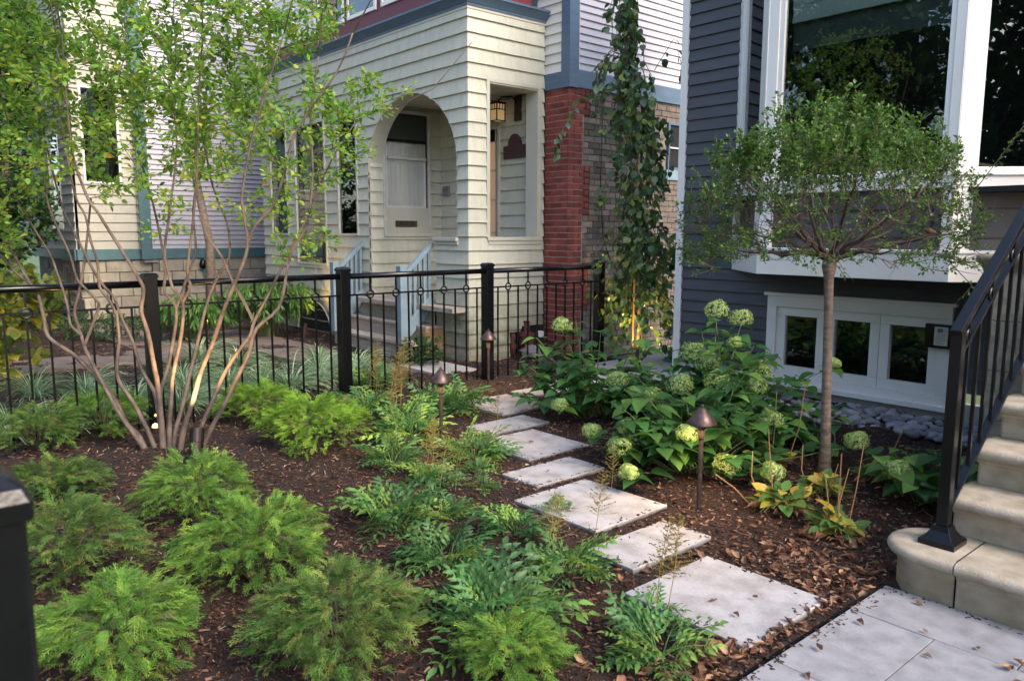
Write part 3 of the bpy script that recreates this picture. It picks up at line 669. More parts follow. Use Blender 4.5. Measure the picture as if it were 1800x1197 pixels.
tag(rock((-7.2, 6.55, .06), .14, M_ROCK, 'grey_rock', 3), 'jagged grey rock on the mulch in front of the rust red pot', 'rock')

# ================================================================== THIRD HOUSE (left)
th = thing('pale_house', 'pale neighbour house with lavender and cream siding over a stone foundation, behind the shrub tree', 'house', (-15.6, 4, 0))
TS = Wall((-15.5, 0), (0, 1), (1, 0)); TC = Wall((-15.66, 0), (0, 1), (1, 0)); TF = Wall((0, 3.32), (1, 0), (0, -1))
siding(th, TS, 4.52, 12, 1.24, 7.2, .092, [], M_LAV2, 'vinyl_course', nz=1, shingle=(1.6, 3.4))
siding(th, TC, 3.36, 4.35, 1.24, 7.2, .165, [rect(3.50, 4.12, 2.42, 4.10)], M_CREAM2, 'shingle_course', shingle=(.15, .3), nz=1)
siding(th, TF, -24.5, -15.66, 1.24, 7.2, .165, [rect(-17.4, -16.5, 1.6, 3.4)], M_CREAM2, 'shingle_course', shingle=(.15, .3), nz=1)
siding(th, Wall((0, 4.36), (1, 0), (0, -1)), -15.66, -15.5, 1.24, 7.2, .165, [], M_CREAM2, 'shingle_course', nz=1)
f = house_window(th, TC, 3.50, 4.12, 2.42, 4.10, 'white', 'side_window'); f = house_window(th, TF, -17.4, -16.5, 1.6, 3.4, 'white', 'front_window')
MB().box(-15.68, 3.30, 1.06, -15.60, 4.38, 1.25).box(-19.5, 3.27, 1.06, -15.68, 3.31, 1.25).box(-15.52, 4.52, 1.07, -15.46, 12, 1.255).build('band_board', bpy.data.materials['light_blue_gray_paint'] if False else mat_('teal_trim', (.075, .15, .165), (.06, .12, .135), rough=.5), th)
MB().box(-15.54, 4.34, 1.06, -15.455, 4.53, 7.2).build('corner_board', bpy.data.materials['teal_trim'], th)
MB().box(-24.5, 4.4, 1.0, -15.53, 12, 7.2).build('house_block', M_LAV2, th)
MB().box(-19.5, 3.36, 1.0, -15.70, 4.6, 7.2).build('front_block', M_CREAM2, th) if False else None
mb_ = MB().box(-19.5, 3.38, -.1, -15.70, 4.55, 1.06).box(-19.5, 4.55, -.1, -15.56, 12, 1.06); mb_.build('foundation_core', M_MORT2, th)
for k in range(5):
    z = -.06+k*.222
    a = 3.33+(.22 if k % 2 else 0); lst = []
    if k % 2: lst.append((3.33, 3.54))
    while a < 8.6:
        lst.append((a, a+.43)); a += .44
    for a0, a1 in lst:
        w = TC if a0 < 4.3 else TS
        mb = MB(); wbox(mb, w, a0, a1, z, z+.212, -.05, random.uniform(.0, .02)-(.0)); mb.build('foundation_block', M_FOUND, th, bevel=.012)
for i in range(3):
    frame4(th, Wall((0, 3.36), (1, 0), (0, -1)), -17.3+i*.45, -16.95+i*.45, .45, .95, .04, 0, .03, M_CREAMS, 'cellar_window')
for k in range(5):
    z = -.06+k*.222
    for i in range(7): MB().box(-18.7+i*.44+(.2 if k % 2 else 0), 3.34-random.uniform(0, .015), z, -18.7+i*.44+.43+(.2 if k % 2 else 0), 3.42, z+.212).build('foundation_block', M_FOUND, th, bevel=.012)
hb = thing('hose_tap', 'black hose tap with teal hose on the stone foundation of the pale house', 'tap', (-15.4, 5.4, .9))
MB().lathe((-15.40, 5.42, .86), [(.03, 0), (.06, .02), (.07, .08), (.05, .16), (.02, .2)], 12).build('tap_body', M_BLACK, hb, smooth=True)
MB().tube([(-15.40, 5.44, .86), (-15.36, 5.46, .7), (-15.3, 5.5, .5)], .022, 8).build('hose', M_TEAL, hb)

# ================================================================== CHARCOAL HOUSE (right)
bh = thing('charcoal_house', 'charcoal clapboard house with white bay window at right', 'house', (-3, 7.5, 0))
B = Wall((0, 7.0), (1, 0), (0, -1))
siding(bh, B, -5.24, -1.0, .25, 6.6, .1185, [rect(-4.58, -1.8, 1.2, 6.6), rect(-4.17, -2.47, .2, .95)], M_DARKS, 'clapboard', bot=.026, top=.004, nz=1, shingle=(1.2, 3.0))
MB().box(-5.32, 6.965, -.05, -5.235, 7.06, 6.6).build('corner_board', M_WHITE, bh, bevel=.003)
MB().box(-5.30, 7.05, -.1, -5.24, 8.8, 5.4).build('side_wall', M_DARKS, bh)  # cut short and low, shaped to let more light between the houses
MB().box(-5.24, 7.03, 1.0, 3, 7.05, 1.18).build('wall_core', M_DARK, bh)
MB().box(-5.235, 6.962, -.08, -1.0, 7.04, .16).build('foundation_wall', M_CONC, bh, bevel=.004)
MB().box(-5.235, 6.955, .16, -4.2, 7.0, .26).build('water_table', M_DARKS, bh, bevel=.004)
MB().box(-1.0, 7.0, -.1, 3.5, 7.06, 6.6).build('wall_right_part', M_DARKS, bh)
# bay: plan points
C0 = (-4.62, 7.0); C1 = (-3.94, 6.40); C2 = (-2.33, 6.40); C3 = (-1.73, 7.0)
def seg_wall(p, q):
    d = Vector((q[0]-p[0], q[1]-p[1])); l = d.length; d.normalize(); return Wall(p, (d.x, d.y), (d.y, -d.x)), l
WL, lL = seg_wall(C0, C1); WFb, lF = seg_wall(C1, C2); WR, lR = seg_wall(C2, C3)
def bay_poly(o, z0, z1, name, mat, root=None):
    # offset outline by o
    k = math.tan(R(22.5))*o
    pts = [(C0[0]-.0-o*1.2, 7.02), (C1[0]-k, C1[1]-o), (C2[0]+k, C2[1]-o), (C3[0]+o*1.2, 7.02)]
    n = 4; vs = [(x, y, z0) for x, y in pts]+[(x, y, z1) for x, y in pts]
    return MB().add(vs, [(3, 2, 1, 0), (4, 5, 6, 7)]+[(i, (i+1) % 4, (i+1) % 4+4, i+4) for i in range(4)]).build(name, mat, root or bh, bevel=.004)
bay_poly(.030, 1.19, 1.405, 'bay_skirt_board', M_WHITE)
bay_poly(.045, 1.405, 1.43, 'bay_skirt_cap', M_WHITE)
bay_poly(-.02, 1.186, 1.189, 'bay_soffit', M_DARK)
bay_poly(.03, 1.90, 1.985, 'bay_apron_board', M_WHITE)
bay_poly(.05, 1.985, 2.02, 'bay_window_sill', M_WHITE)
bay_poly(.03, 6.0, 6.4, 'bay_head_board', M_WHITE)
bay_poly(-.06, 1.43, 1.90, 'bay_lower_core', M_PANEL)
for (w, l), (ea, eb) in zip(((WL, lL), (WFb, lF), (WR, lR)), ((.10, .16), (.10, .07), (.13, .09))):
    wbox(MB(), w, -.012, ea, 1.43, 1.90, -.06, .018).build('bay_lower_stile', M_WHITE, bh, bevel=.003); wbox(MB(), w, l-eb, l+.012, 1.43, 1.90, -.06, .018).build('bay_lower_stile', M_WHITE, bh, bevel=.003)
    mb = MB(); wbox(mb, w, -.012, ea, 2.02, 6.0, -.06, .014); wbox(mb, w, l-eb, l+.012, 2.02, 6.0, -.06, .014)
    mb.build('bay_corner_post', M_WHITE, bh, bevel=.003)
    if w is WR or w is WFb:
        wbox(MB(), w, ea, l-eb, 1.43, 1.90, -.05, -.03).build('grey_panel', M_PANEL, bh)
        mb = MB()
        wbox(mb, w, ea+.08, ea+.088, 1.52, 1.82, -.03, -.018); wbox(mb, w, l-eb-.088, l-eb-.08, 1.52, 1.82, -.03, -.018)
        wbox(mb, w, ea+.088, l-eb-.088, 1.52, 1.528, -.03, -.018); wbox(mb, w, ea+.14, l-eb-.14, 1.74, 1.748, -.03, -.018)
        mb.build('panel_moulding', M_BROWNP, bh)
    else: wbox(MB(), w, ea, l-eb, 1.43, 1.90, -.05, -.03).build('grey_panel', M_PANEL, bh)
    z0, z1 = 2.02, 5.2
    fw_ = .045 if w is not WR else .03
    f = frame4(bh, w, ea, l-eb, z0, 6.0, fw_, -.05, .0, M_WHITE, 'bay_window', wb=.03)
    ORG[f.name] = org(bh)
    pane(f, w, ea+fw_, l-eb-fw_, z0+.03, 5.9, -.028)
wb_ = [o for o in bpy.data.objects if o.name.startswith('bay_window') and o.parent == bh][1] if False else bh
# inside of the bay
MB().box(-4.7, 8.6, 1.9, -1.5, 8.62, 6.4).box(-4.75, 7.02, 1.9, -4.7, 8.6, 6.4).box(-1.55, 7.02, 1.9, -1.5, 8.6, 6.4).box(-4.7, 6.45, 1.86, -1.5, 8.6, 1.9).box(-4.7, 7.0, 6.35, -1.5, 8.6, 6.38).build('front_room', M_DARK, bh)
rs = wbox(MB(), WFb, .14, lF-.12, 3.14, 4.2, -.16, -.155).build('window_shade', M_SHADE2, bh)
sh = MB()
for i in range(5): wbox(sh, WFb, .16, lF-.13, 3.40+i*.10, 3.40+i*.10+.11, -.13-.006*(i % 2), -.10+.008*(i % 2))
wbox(sh, WFb, .16, lF-.13, 3.36, 3.40, -.11, -.09)
sh.build('roman_shade', M_SHADE, bh, bevel=.003)
wbox(MB(), WR, .16, lR-.12, 3.7, 4.6, -.16, -.155).build('window_shade', M_SHADE2, bh)
# basement triple window
bw = frame4(bh, B, -4.17, -2.47, .10, .96, .10, .0, .05, M_WHITE, 'basement_window', wb=.09, wt=.11, bevel=.004)
ORG[bw.name] = org(bh)
MB().box(-4.20, 6.93, .955, -2.44, 6.985, .985).build('head_cap', M_WHITE, bw, bevel=.003)
MB().box(-4.19, 6.90, .075, -2.44, 6.965, .12).build('window_sill', M_WHITE, bw, bevel=.004)
gl = [(-4.072, -3.577), (-3.573, -3.072), (-3.068, -2.568)]
for a0, a1 in gl:
    s_ = frame4(bh, B, a0, a1, .19, .85, .085, -.04, .02, M_WHITE, 'sash', bevel=.004); ORG[s_.name] = org(bh); s_.parent = bw
    pane(bw, B, a0+.08, a1-.08, .27, .77, -.015)
MB().box(-4.1, 7.02, .15, -2.56, 7.6, .9).build('basement_interior', M_DARK, bw)
bpy.data.objects.remove([o for o in bpy.data.objects if o.name == 'basement_interior'][0])
room(bw, B, -4.07, -2.6, .19, .85, .5, off=-.05)
# notice box
nb = thing('notice_box', 'small black wall box with a white notice, at the right edge of the basement window', 'box', (-2.55, 6.9, .72))
MB().box(-2.66, 6.90, .61, -2.43, 6.95, .81).build('case', M_BLACK, nb, bevel=.004)
MB().box(-2.58, 6.892, .635, -2.475, 6.899, .79).build('notice_sheet', M_PAPER, nb)
mb = MB()
mb.box(-2.555, 6.8885, .745, -2.515, 6.8915, .775); 
for i in range(7): mb.box(-2.565, 6.8885, .728-i*.013, -2.49-(.02 if i % 3 == 2 else 0), 6.8915, .731-i*.013)
mb.build('printed_lines', M_INK, nb)

# ================================================================== STONE STAIRS
ss = thing('stone_steps', 'beige limestone steps with rounded bullnose treads at the right edge', 'stairs', (-.3, 4.2, 0))
def step_mat():
    m = M_STONE.copy(); m.name = 'mossy_limestone'; t = m.node_tree; N = t.nodes; L = t.links; P = N['Principled BSDF']
    src = P.inputs['Base Color'].links[0].from_socket
    tc = N.new('ShaderNodeTexCoord'); sp = N.new('ShaderNodeSeparateXYZ'); L.new(tc.outputs['Object'], sp.inputs[0])
    a = N.new('ShaderNodeMapRange'); a.inputs[1].default_value = .15; a.inputs[2].default_value = .29; L.new(sp.outputs['Y'], a.inputs[0])
    b = N.new('ShaderNodeMapRange'); b.inputs[1].default_value = .10; b.inputs[2].default_value = -.20; b.inputs[3].default_value = 0; b.inputs[4].default_value = 1; L.new(sp.outputs['Z'], b.inputs[0])
    n = N.new('ShaderNodeTexNoise'); n.inputs['Scale'].default_value = 5; L.new(tc.outputs['Object'], n.inputs['Vector'])
    r = N.new('ShaderNodeMapRange'); r.inputs[1].default_value = .42; r.inputs[2].default_value = .62; L.new(n.outputs['Fac'], r.inputs[0])
    k = N.new('ShaderNodeMath'); k.operation = 'MULTIPLY'; L.new(a.outputs[0], k.inputs[0]); L.new(r.outputs[0], k.inputs[1])
    k2 = N.new('ShaderNodeMath'); k2.operation = 'MULTIPLY'; k2.inputs[1].default_value = .6; L.new(k.outputs[0], k2.inputs[0])
    mx = N.new('ShaderNodeMix'); mx.data_type = 'RGBA'; mx.inputs[7].default_value = (.16, .17, .06, 1); L.new(k2.outputs[0], mx.inputs[0]); L.new(src, mx.inputs[6])
    k3 = N.new('ShaderNodeMath'); k3.operation = 'MULTIPLY'; L.new(b.outputs[0], k3.inputs[0]); L.new(n.outputs['Fac'], k3.inputs[1])
    mx2 = N.new('ShaderNodeMix'); mx2.data_type = 'RGBA'; mx2.inputs[7].default_value = (.17, .15, .075, 1); L.new(k3.outputs[0], mx2.inputs[0]); L.new(mx.outputs[2], mx2.inputs[6])
    L.new(mx2.outputs[2], P.inputs['Base Color']); return m
M_STEP = step_mat()
def step_block(root, path, zb, zt, name, y0):
    # path: plan points (x, y, nx, ny) along the visible edge; closed behind by its end points
    H = zt; prof = [(-.0, zb), (0, H-.085), (.004, H-.08), (.012, H-.072), (.014, H-.062), (.022, H-.058), (.038, H-.048), (.046, H-.034), (.046, H-.022), (.040, H-.010), (.028, H-.003), (.010, H)]
    k = len(prof); n = len(path); mb = MB()
    vs = [(x+nx*o, y+ny*o, z) for x, y, nx, ny in path for o, z in prof]
    fs = [(i*k+j, (i+1)*k+j, (i+1)*k+j+1, i*k+j+1) for i in range(n-1) for j in range(k-1)]
    fs += [tuple(i*k+k-1 for i in range(n))]
    fs += [tuple(range(k)), tuple(reversed(range((n-1)*k, n*k)))]
    mb.add(vs, fs)
    o = mb.build(name, M_STEP, root, smooth=True, loc=(path[0][0], y0, zt)); o.parent = root
    es = o.modifiers.new('es', 'EDGE_SPLIT'); es.split_angle = R(50)
    return o
risers = [3.44, 3.755, 4.02, 4.285, 4.55, 4.815, 5.08]
# first step: rounded end stone then the straight stones
arc = [(-1.265-.155*math.sin(t), 3.595-.155*math.cos(t), -math.sin(t), -math.cos(t)) for t in np.linspace(0, math.pi, 20)]
step_block(ss, [(-.9, 3.75, 0, 1)][:0]+[(-1.132, 3.44, 0, -1)]+arc+[(-1.132, 3.75, 0, 1)], -.06, .20, 'end_stone', 3.44)
def straight(x0, x1, y, back, zb, zt, name, left_round=False):
    p = [(x1, y, 0, -1)]
    if left_round:
        r = .02; p += [(x0+r-r*math.sin(t), y+r-r*math.cos(t), -math.sin(t), -math.cos(t)) for t in np.linspace(0, math.pi/2, 6)]; p += [(x0, back, -1, 0), (x0+.05, back, 0, 1), (x1, back, 0, 1)]
    else: p += [(x0, y, 0, -1), (x0, back, 0, 1), (x1, back, 0, 1)]
    # orient outward
    return step_block(ss, p, zb, zt, name, y)
MB().box(-1.131, 3.45, -.05, -1.127, 3.7, .188).build('mortar_joint', M_MORT, ss)
straight(-1.126, .20, 3.44, 3.78, -.06, .20, 'step_stone'); straight(.206, 1.6, 3.44, 3.78, -.06, .20, 'step_stone')
for i in range(1, 7):
    zt = .20+.18*i; zb = zt-.18 if i else -.06
    straight(-1.27, 1.6, risers[i], risers[i]+.30, zb+.002, zt, 'step_stone', True)
mb = MB()
for i in range(1, 7): mb.box(-1.25, risers[i]+.05, -.1, 1.6, risers[i]+.29, .20+.18*i-.09)
mb.build('step_core', M_STONE, ss)
# stoop landing wall with cap
MB().box(-1.66, 5.32, -.1, 2, 6.9, 1.33).build('landing_core', M_STONE, ss)
for k, (z0, z1) in enumerate(((-.1, .115), (.12, .42), (.425, .725), (.73, 1.03), (1.035, 1.33))):
    o_ = .28 if k % 2 else 0
    a = -1.668
    for w in ((.62-o_), .62, .62):
        MB().box(a, 5.30, z0, a+w-.006, 5.36, z1).build('landing_block', M_STONE, ss, bevel=.004); a += w
p = [(2, 5.28, 0, -1), (-1.70, 5.28, -.7, -.7), (-1.74, 5.32, -1, 0), (-1.74, 6.9, -1, 0), (-1.0, 6.9, 0, 1), (2, 6.9, 0, 1)]
step_block(ss, p, 1.331, 1.43, 'landing_cap', 5.28)

# railing beside the stone steps
rl = thing('step_railing', 'black iron railing with square post rising along the stone steps', 'railing', (-1.25, 3.6, .2))
X = -1.25
def top_z(y): return 1.15+.70*(y-3.60)
MB().box(X-.024, 3.576, .27, X+.024, 3.624, 1.15).build('newel_post', M_BLACK, rl, bevel=.003)
MB().add([(X+sx*r, 3.6+sy*r, z) for r, z in ((.075, .2), (.075, .222), (.055, .24), (.040, .262), (.033, .285)) for sx, sy in ((-1, -1), (1, -1), (1, 1), (-1, 1))],
         [(i*4+j, i*4+(j+1) % 4, (i+1)*4+(j+1) % 4, (i+1)*4+j) for i in range(4) for j in range(4)]+[(16, 17, 18, 19)]).build('post_shoe', M_BLACK, rl, bevel=.002)
MB().bar((X, 3.57, top_z(3.57)+.006), (X, 5.5, top_z(5.5)+.006), .050, .030).build('handrail', M_BLACK, rl, bevel=.004)
MB().bar((X, 3.62, top_z(3.62)-.125), (X, 5.5, top_z(5.5)-.125), .030, .014).build('middle_rail', M_BLACK, rl, bevel=.002)
MB().bar((X, 3.62, .355), (X, 5.5, .355+.70*1.88), .040, .012).build('bottom_rail', M_BLACK, rl, bevel=.002)
for i in range(14):
    y = 3.715+.121*i
    ring = i % 2 == 0
    zb = .355+.70*(y-3.62); zt = top_z(y)-.125
    MB().box(X-.0075, y-.0075, zb, X+.0075, y+.0075, (top_z(y) if ring else zt)-.0).build('baluster', M_BLACK, rl)
    if ring: MB().torus((X, y, zt+.008), (1, 0, 0), .030, .009, 14, 6).build('ring', M_BLACK, rl, smooth=True)
r2_ = thing('landing_railing', 'tall black iron post at the far right above the steps', 'railing', (-1.5, 5.45, 1.43))
MB().box(-1.53, 5.40, 1.43, -1.475, 5.455, 2.36).build('newel_post', M_BLACK, r2_, bevel=.003)
MB().bar((-1.5, 5.42, 2.33), (1.5, 5.42, 2.33), .05, .03).build('handrail', M_BLACK, r2_)
for i in range(9): MB().box(-1.36+i*.125, 5.415, 1.5, -1.345+i*.125, 5.43, 2.32).build('baluster', M_BLACK, r2_)

# ================================================================== IRON FENCE
fe = thing('iron_fence', 'black iron fence with ring ornaments running between the two gardens', 'fence', (-6.45, 4, 0))
posts = [-3.2, -1.5, .17, 1.85, 3.53, 5.24, 6.98]
for y in posts:
    p_ = MB().box(-6.50, y-.05, -.06, -6.40, y+.05, 1.215).build('post', M_BLACK, fe, bevel=.006)
    ORG[p_.name] = org(fe)
    MB().add([(-6.45+sx*r, y+sy*r, z) for r, z in ((.056, 1.205), (.056, 1.222), (.042, 1.240), (.0, 1.246)) for sx, sy in ((-1, -1), (1, -1), (1, 1), (-1, 1))],
             [(i*4+j, i*4+(j+1) % 4, (i+1)*4+(j+1) % 4, (i+1)*4+j) for i in range(3) for j in range(4)]).build('post_cap', M_BLACK, p_)
for a, b in zip(posts[:-1], posts[1:]):
    MB().tube([(-6.45, a+.05, 1.155), (-6.45, b-.05, 1.155)], .027, 14).build('top_rail', M_BLACK, fe, smooth=True)
    MB().box(-6.455, a+.05, .972, -6.445, b-.05, .988).build('lower_rail', M_BLACK, fe)
    n = 11; st = (b-a)/(n+1)
    for i in range(n):
        y = a+st*(i+1); ring = i % 2 == 1
        if y < -.6: continue
        if ring:
            MB().box(-6.457, y-.007, 1.015, -6.443, y+.007, 1.14).box(-6.457, y-.007, -.06, -6.443, y+.007, .945).build('baluster', M_BLACK, fe)
            MB().torus((-6.45, y, .980), (1, 0, 0), .036, .009, 16, 6).build('ring', M_BLACK, fe, smooth=True)
        else: MB().box(-6.457, y-.007, -.06, -6.443, y+.007, .972).build('baluster', M_BLACK, fe)
fp = thing('front_fence_post', 'big blurred black fence post at the left edge of the foreground', 'fence post', (-1.225, .11, 0))
MB().box(-1.27, .065, -.06, -1.168, .165, 1.195).build('post', M_BLACK, fp, bevel=.008)
MB().add([(-1.219+sx*r, .115+sy*r, z) for r, z in ((.058, 1.175), (.059, 1.200), (.052, 1.217), (.038, 1.230), (.0, 1.240)) for sx, sy in ((-1, -1), (1, -1), (1, 1), (-1, 1))],
         [(i*4+j, i*4+(j+1) % 4, (i+1)*4+(j+1) % 4, (i+1)*4+j) for i in range(4) for j in range(4)]).build('post_cap', M_BLACK, fp, bevel=.006)

# ================================================================== LAMPS
def spot(parent, loc, target, e, size, col=(1, .62, .28), blend=.6, r=.02):
    l = bpy.data.lights.new('bulb_light', 'SPOT'); l.energy = e; l.color = col; l.spot_size = R(size); l.spot_blend = blend; l.shadow_soft_size = r
    o = bpy.data.objects.new('bulb_light', l); COL.objects.link(o); o.parent = parent; o.location = Vector(loc)-org(parent)
    o.rotation_euler = (Vector(target)-Vector(loc)).to_track_quat('-Z', 'Y').to_euler(); return o
def path_lamp(x, y, h, label, cap=1.0, e=12):
    t = thing('path_lamp', label, 'garden lamp', (x, y, -.03), 'bronze path lamps along the stones')
    z = h
    MB().lathe((x, y, z), [(.085, -.012), (.086, -.008), (.050, .038), (.022, .072), (.012, .080), (.0, .082)], 24, cap=False).lathe((x, y, z), [(.085, -.012), (.080, -.010), (.02, .05)], 24, cap=False).build('shade', M_BRONZE, t, smooth=True)
    MB().lathe((x, y, z), [(.006, .078), (.010, .084), (.010, .092), (.004, .098)], 10).build('finial', M_BRONZE, t)
    MB().lathe((x, y, 0), [(.013, -.05), (.013, z-.10), (.018, z-.095), (.018, z-.05), (.026, z-.02), (.026, z+.01)], 14).build('stem', M_BRONZE, t, smooth=False)
    MB().lathe((x, y, z), [(.015, -.005), (.015, .03)], 10).build('bulb', emit('warm_bulb', (1, .6, .25), 4), t)
    l = bpy.data.lights.new('lamp_glow', 'SPOT'); l.energy = e; l.color = (1, .62, .28); l.spot_size = R(165); l.spot_blend = .5; l.shadow_soft_size = .05
    o = bpy.data.objects.new('lamp_glow', l); COL.objects.link(o); o.parent = t; o.location = (0, 0, z+.03-.0)
    o.location = Vector((x, y, z-.022))-org(t)
    return t
path_lamp(-2.56, 3.64, .50, 'nearest bronze path lamp, glowing on a yellow flower head')
path_lamp(-4.58, 3.28, .49, 'bronze path lamp standing among the astilbes left of the stones')
path_lamp(-6.08, 4.95, .50, 'farthest bronze path lamp, in front of a fence post')
ul = thing('bullet_spotlight', 'dark bronze bullet spotlight tilted up at the multi-stem tree', 'spotlight', (-5.16, 1.72, -.03))
a_ = Vector((-5.15, 1.70, .07)); b_ = Vector((-5.195, 1.735, .27))
d_ = (b_-a_).normalized()
MB().tube([a_, a_+d_*.005, a_+d_*.11, a_+d_*.112, a_+d_*.205], [.038, .045, .045, .047, .047], 18).build('barrel', M_BRONZED, ul, smooth=False)
MB().tube([(-5.15, 1.70, -.06), a_], .012, 8).build('stake', M_BRONZE, ul)
spot(ul, b_+d_*.012, (-5.5, 1.85, 1.2), 38, 95)
u2_ = thing('tree_uplight', 'glowing uplight behind the stems of the multi-stem tree', 'spotlight', (-6.2, 1.75, -.03))
MB().tube([(-6.28, 1.78, -.05), (-6.27, 1.78, .06)], .03, 12).build('barrel', M_BRONZE, u2_)
MB().lathe((-6.27, 1.78, .062), [(.001, -.03), (.02, -.02), (.026, 0), (.02, .02), (.001, .03)], 14, cap=False).build('glowing_bulb', emit('glowing_bulb', (1, .55, .2), .9), u2_, smooth=True)
MB().lathe((-6.32, 1.80, .14), [(.001, -.012), (.012, 0), (.001, .015)], 12, cap=False).build('glowing_bulb', emit('glowing_bulb2', (1, .5, .15), .5), u2_, smooth=True)
spot(u2_, (-6.22, 1.74, .14), (-5.6, 1.6, 1.6), 12, 110)
u3_ = thing('weeping_tree_uplight', 'hidden uplight at the foot of the weeping tree, throwing yellow light', 'spotlight', (-5.75, 6.9, 0))
MB().tube([(-5.72, 6.86, -.05), (-5.75, 6.90, .10)], .028, 12).build('barrel', M_BRONZE, u3_)
spot(u3_, (-5.76, 6.91, .12), (-6.02, 7.3, .9), 26, 100, (1, .66, .22))
u4_ = thing('neighbour_uplight', 'garden uplight in front of the porch windows, warming the wall', 'spotlight', (-10.6, 5.3, 0))
MB().tube([(-10.75, 5.2, -.05), (-10.75, 5.25, .22)], .03, 12).build('barrel', M_BROWNP, u4_)
spot(u4_, (-10.75, 5.27, .25), (-10.9, 5.79, .9), 14, 85)
u5_ = thing('corner_uplight', 'uplight low in the yellow shrub behind the left of the fence', 'spotlight', (-8.6, .9, 0))
MB().tube([(-8.45, .75, -.05), (-8.5, .8, .12)], .03, 12).build('barrel', M_BROWNP, u5_)
spot(u5_, (-8.5, .8, .14), (-9.3, 1.35, .8), 16, 110, (1, .68, .24))
u6_ = thing('young_tree_uplight', 'small white uplight in the mulch at the foot of the narrow-leaved shrub', 'spotlight', (-11.2, 4.0, 0))
MB().tube([(-11.2, 3.95, -.05), (-11.2, 3.95, .12)], .04, 12).build('barrel', M_BRONZED, u6_)
spot(u6_, (-11.25, 4.0, .2), (-13.0, 4.8, 1.6), 14, 60)

# ================================================================== MULCH, LEAF LITTER, PEBBLES
def on_bed(n, x0, x1, y0, y1, dens=None):
    P = np.random.rand(int(n*2.2), 2)*[x1-x0, y1-y0]+[x0, y0]
    if dens is not None: P = P[np.random.rand(len(P)) < dens(P)]
    ok = np.ones(len(P), bool)
    for (a, b, c, d), _ in STONES: ok &= ~((P[:, 0] > a-.004) & (P[:, 0] < c+.004) & (P[:, 1] > b-.004) & (P[:, 1] < d+.004))
    ok &= ~((P[:, 0] > -1.43) & (P[:, 1] < 3.45))
    ok &= ~((P[:, 0] > -1.43) & (P[:, 1] > 3.4))
    ok &= ~((P[:, 0] < -5.2) & (P[:, 0] > -6.4) & (P[:, 1] > 6.6)); ok &= ~(P[:, 1] > 6.9)
    return P[ok][:n]
CHIPM = ([(-.5, -.5, 0), (.5, -.5, 0), (.35, .5, .05), (-.4, .5, 0), (-.4, -.42, .5), (.42, -.4, .4), (.25, .4, .45), (-.3, .38, .5)], [(4, 5, 6, 7), (0, 1, 5, 4), (1, 2, 6, 5), (2, 3, 7, 6), (3, 0, 4, 7)])
def rand_dirs(n, tilt=.35):
    a = np.random.rand(n)*2*np.pi; d = np.stack([np.cos(a), np.sin(a), np.random.normal(0, tilt, n)], 1); u = np.stack([np.random.normal(0, tilt, n), np.random.normal(0, tilt, n), np.ones(n)], 1); return d, u
def near_d(P): return np.clip(1.4/(.6+np.hypot(P[:, 0], P[:, 1])*.25), .25, 1)
def chips(name, n, l, w, t, mat, area, zo=0, dens=near_d, tilt=.3):
    P = on_bed(n, *area, dens); n = len(P); d, u = rand_dirs(n, tilt)
    L_ = np.random.uniform(*l, n); sc = np.stack([np.random.uniform(*w, n), L_, np.random.uniform(*t, n)], 1)
    pos = np.stack([P[:, 0], P[:, 1], bed_h(P[:, 0], P[:, 1])+zo+np.random.rand(n)*.008], 1)
    return merged(name, CHIPM, frames(pos, d, u, sc), mat, mulch, smooth=False)
mulch = bpy.data.objects['mulch_bed']
chips('mulch_chips', 34000, (.010, .045), (.004, .014), (.003, .010), M_CHIP, (-7.5, -1.43, -.4, 6.9))
chips('fine_mulch', 30000, (.005, .018), (.003, .008), (.003, .006), M_CHIP, (-5, -1.43, .2, 5.5))
chips('pale_chips', 2000, (.008, .04), (.003, .009), (.003, .006), M_CHIPL, (-7.5, -1.43, -.2, 6.9), .008)
chips('twigs_on_mulch', 500, (.05, .13), (.003, .006), (.003, .006), M_CHIP, (-7.5, -1.43, -.2, 6.9), .010, tilt=.12)
P = np.random.rand(9000, 2)*[8, 5.8]+[-15.2, .0]
d, u = rand_dirs(len(P)); merged('far_mulch_chips', CHIPM, frames(np.stack([P[:, 0], P[:, 1], bed_h(P[:, 0], P[:, 1])], 1), d, u, np.stack([np.random.uniform(.01, .02, len(P)), np.random.uniform(.02, .08, len(P)), np.full(len(P), .01)], 1)), M_CHIP, bpy.data.objects['neighbour_mulch_bed'], False)
sp = []
for (a, b, c, e), _ in STONES:
    for _k in range(70):
        t = random.random(); q = abs(random.gauss(0, .022)); side = random.randrange(4)
        sp.append(((a+q, b+t*(e-b)), (c-q, b+t*(e-b)), (a+t*(c-a), b+q), (a+t*(c-a), e-q))[side])
for _k in range(160): sp.append((-1.412+abs(random.gauss(0, .03)), random.uniform(1.6, 3.42)))
for _k in range(90): sp.append((random.uniform(-1.4, .2), 3.425-abs(random.gauss(0, .02))))
P = np.array(sp); n = len(P); d, u = rand_dirs(n, .08)
merged('spilled_chips', CHIPM, frames(np.stack([P[:, 0], P[:, 1], np.full(n, .0012)], 1), d, u, np.stack([np.random.uniform(.003, .009, n), np.random.uniform(.006, .028, n), np.random.uniform(.002, .006, n)], 1)), M_CHIP, mulch, False)
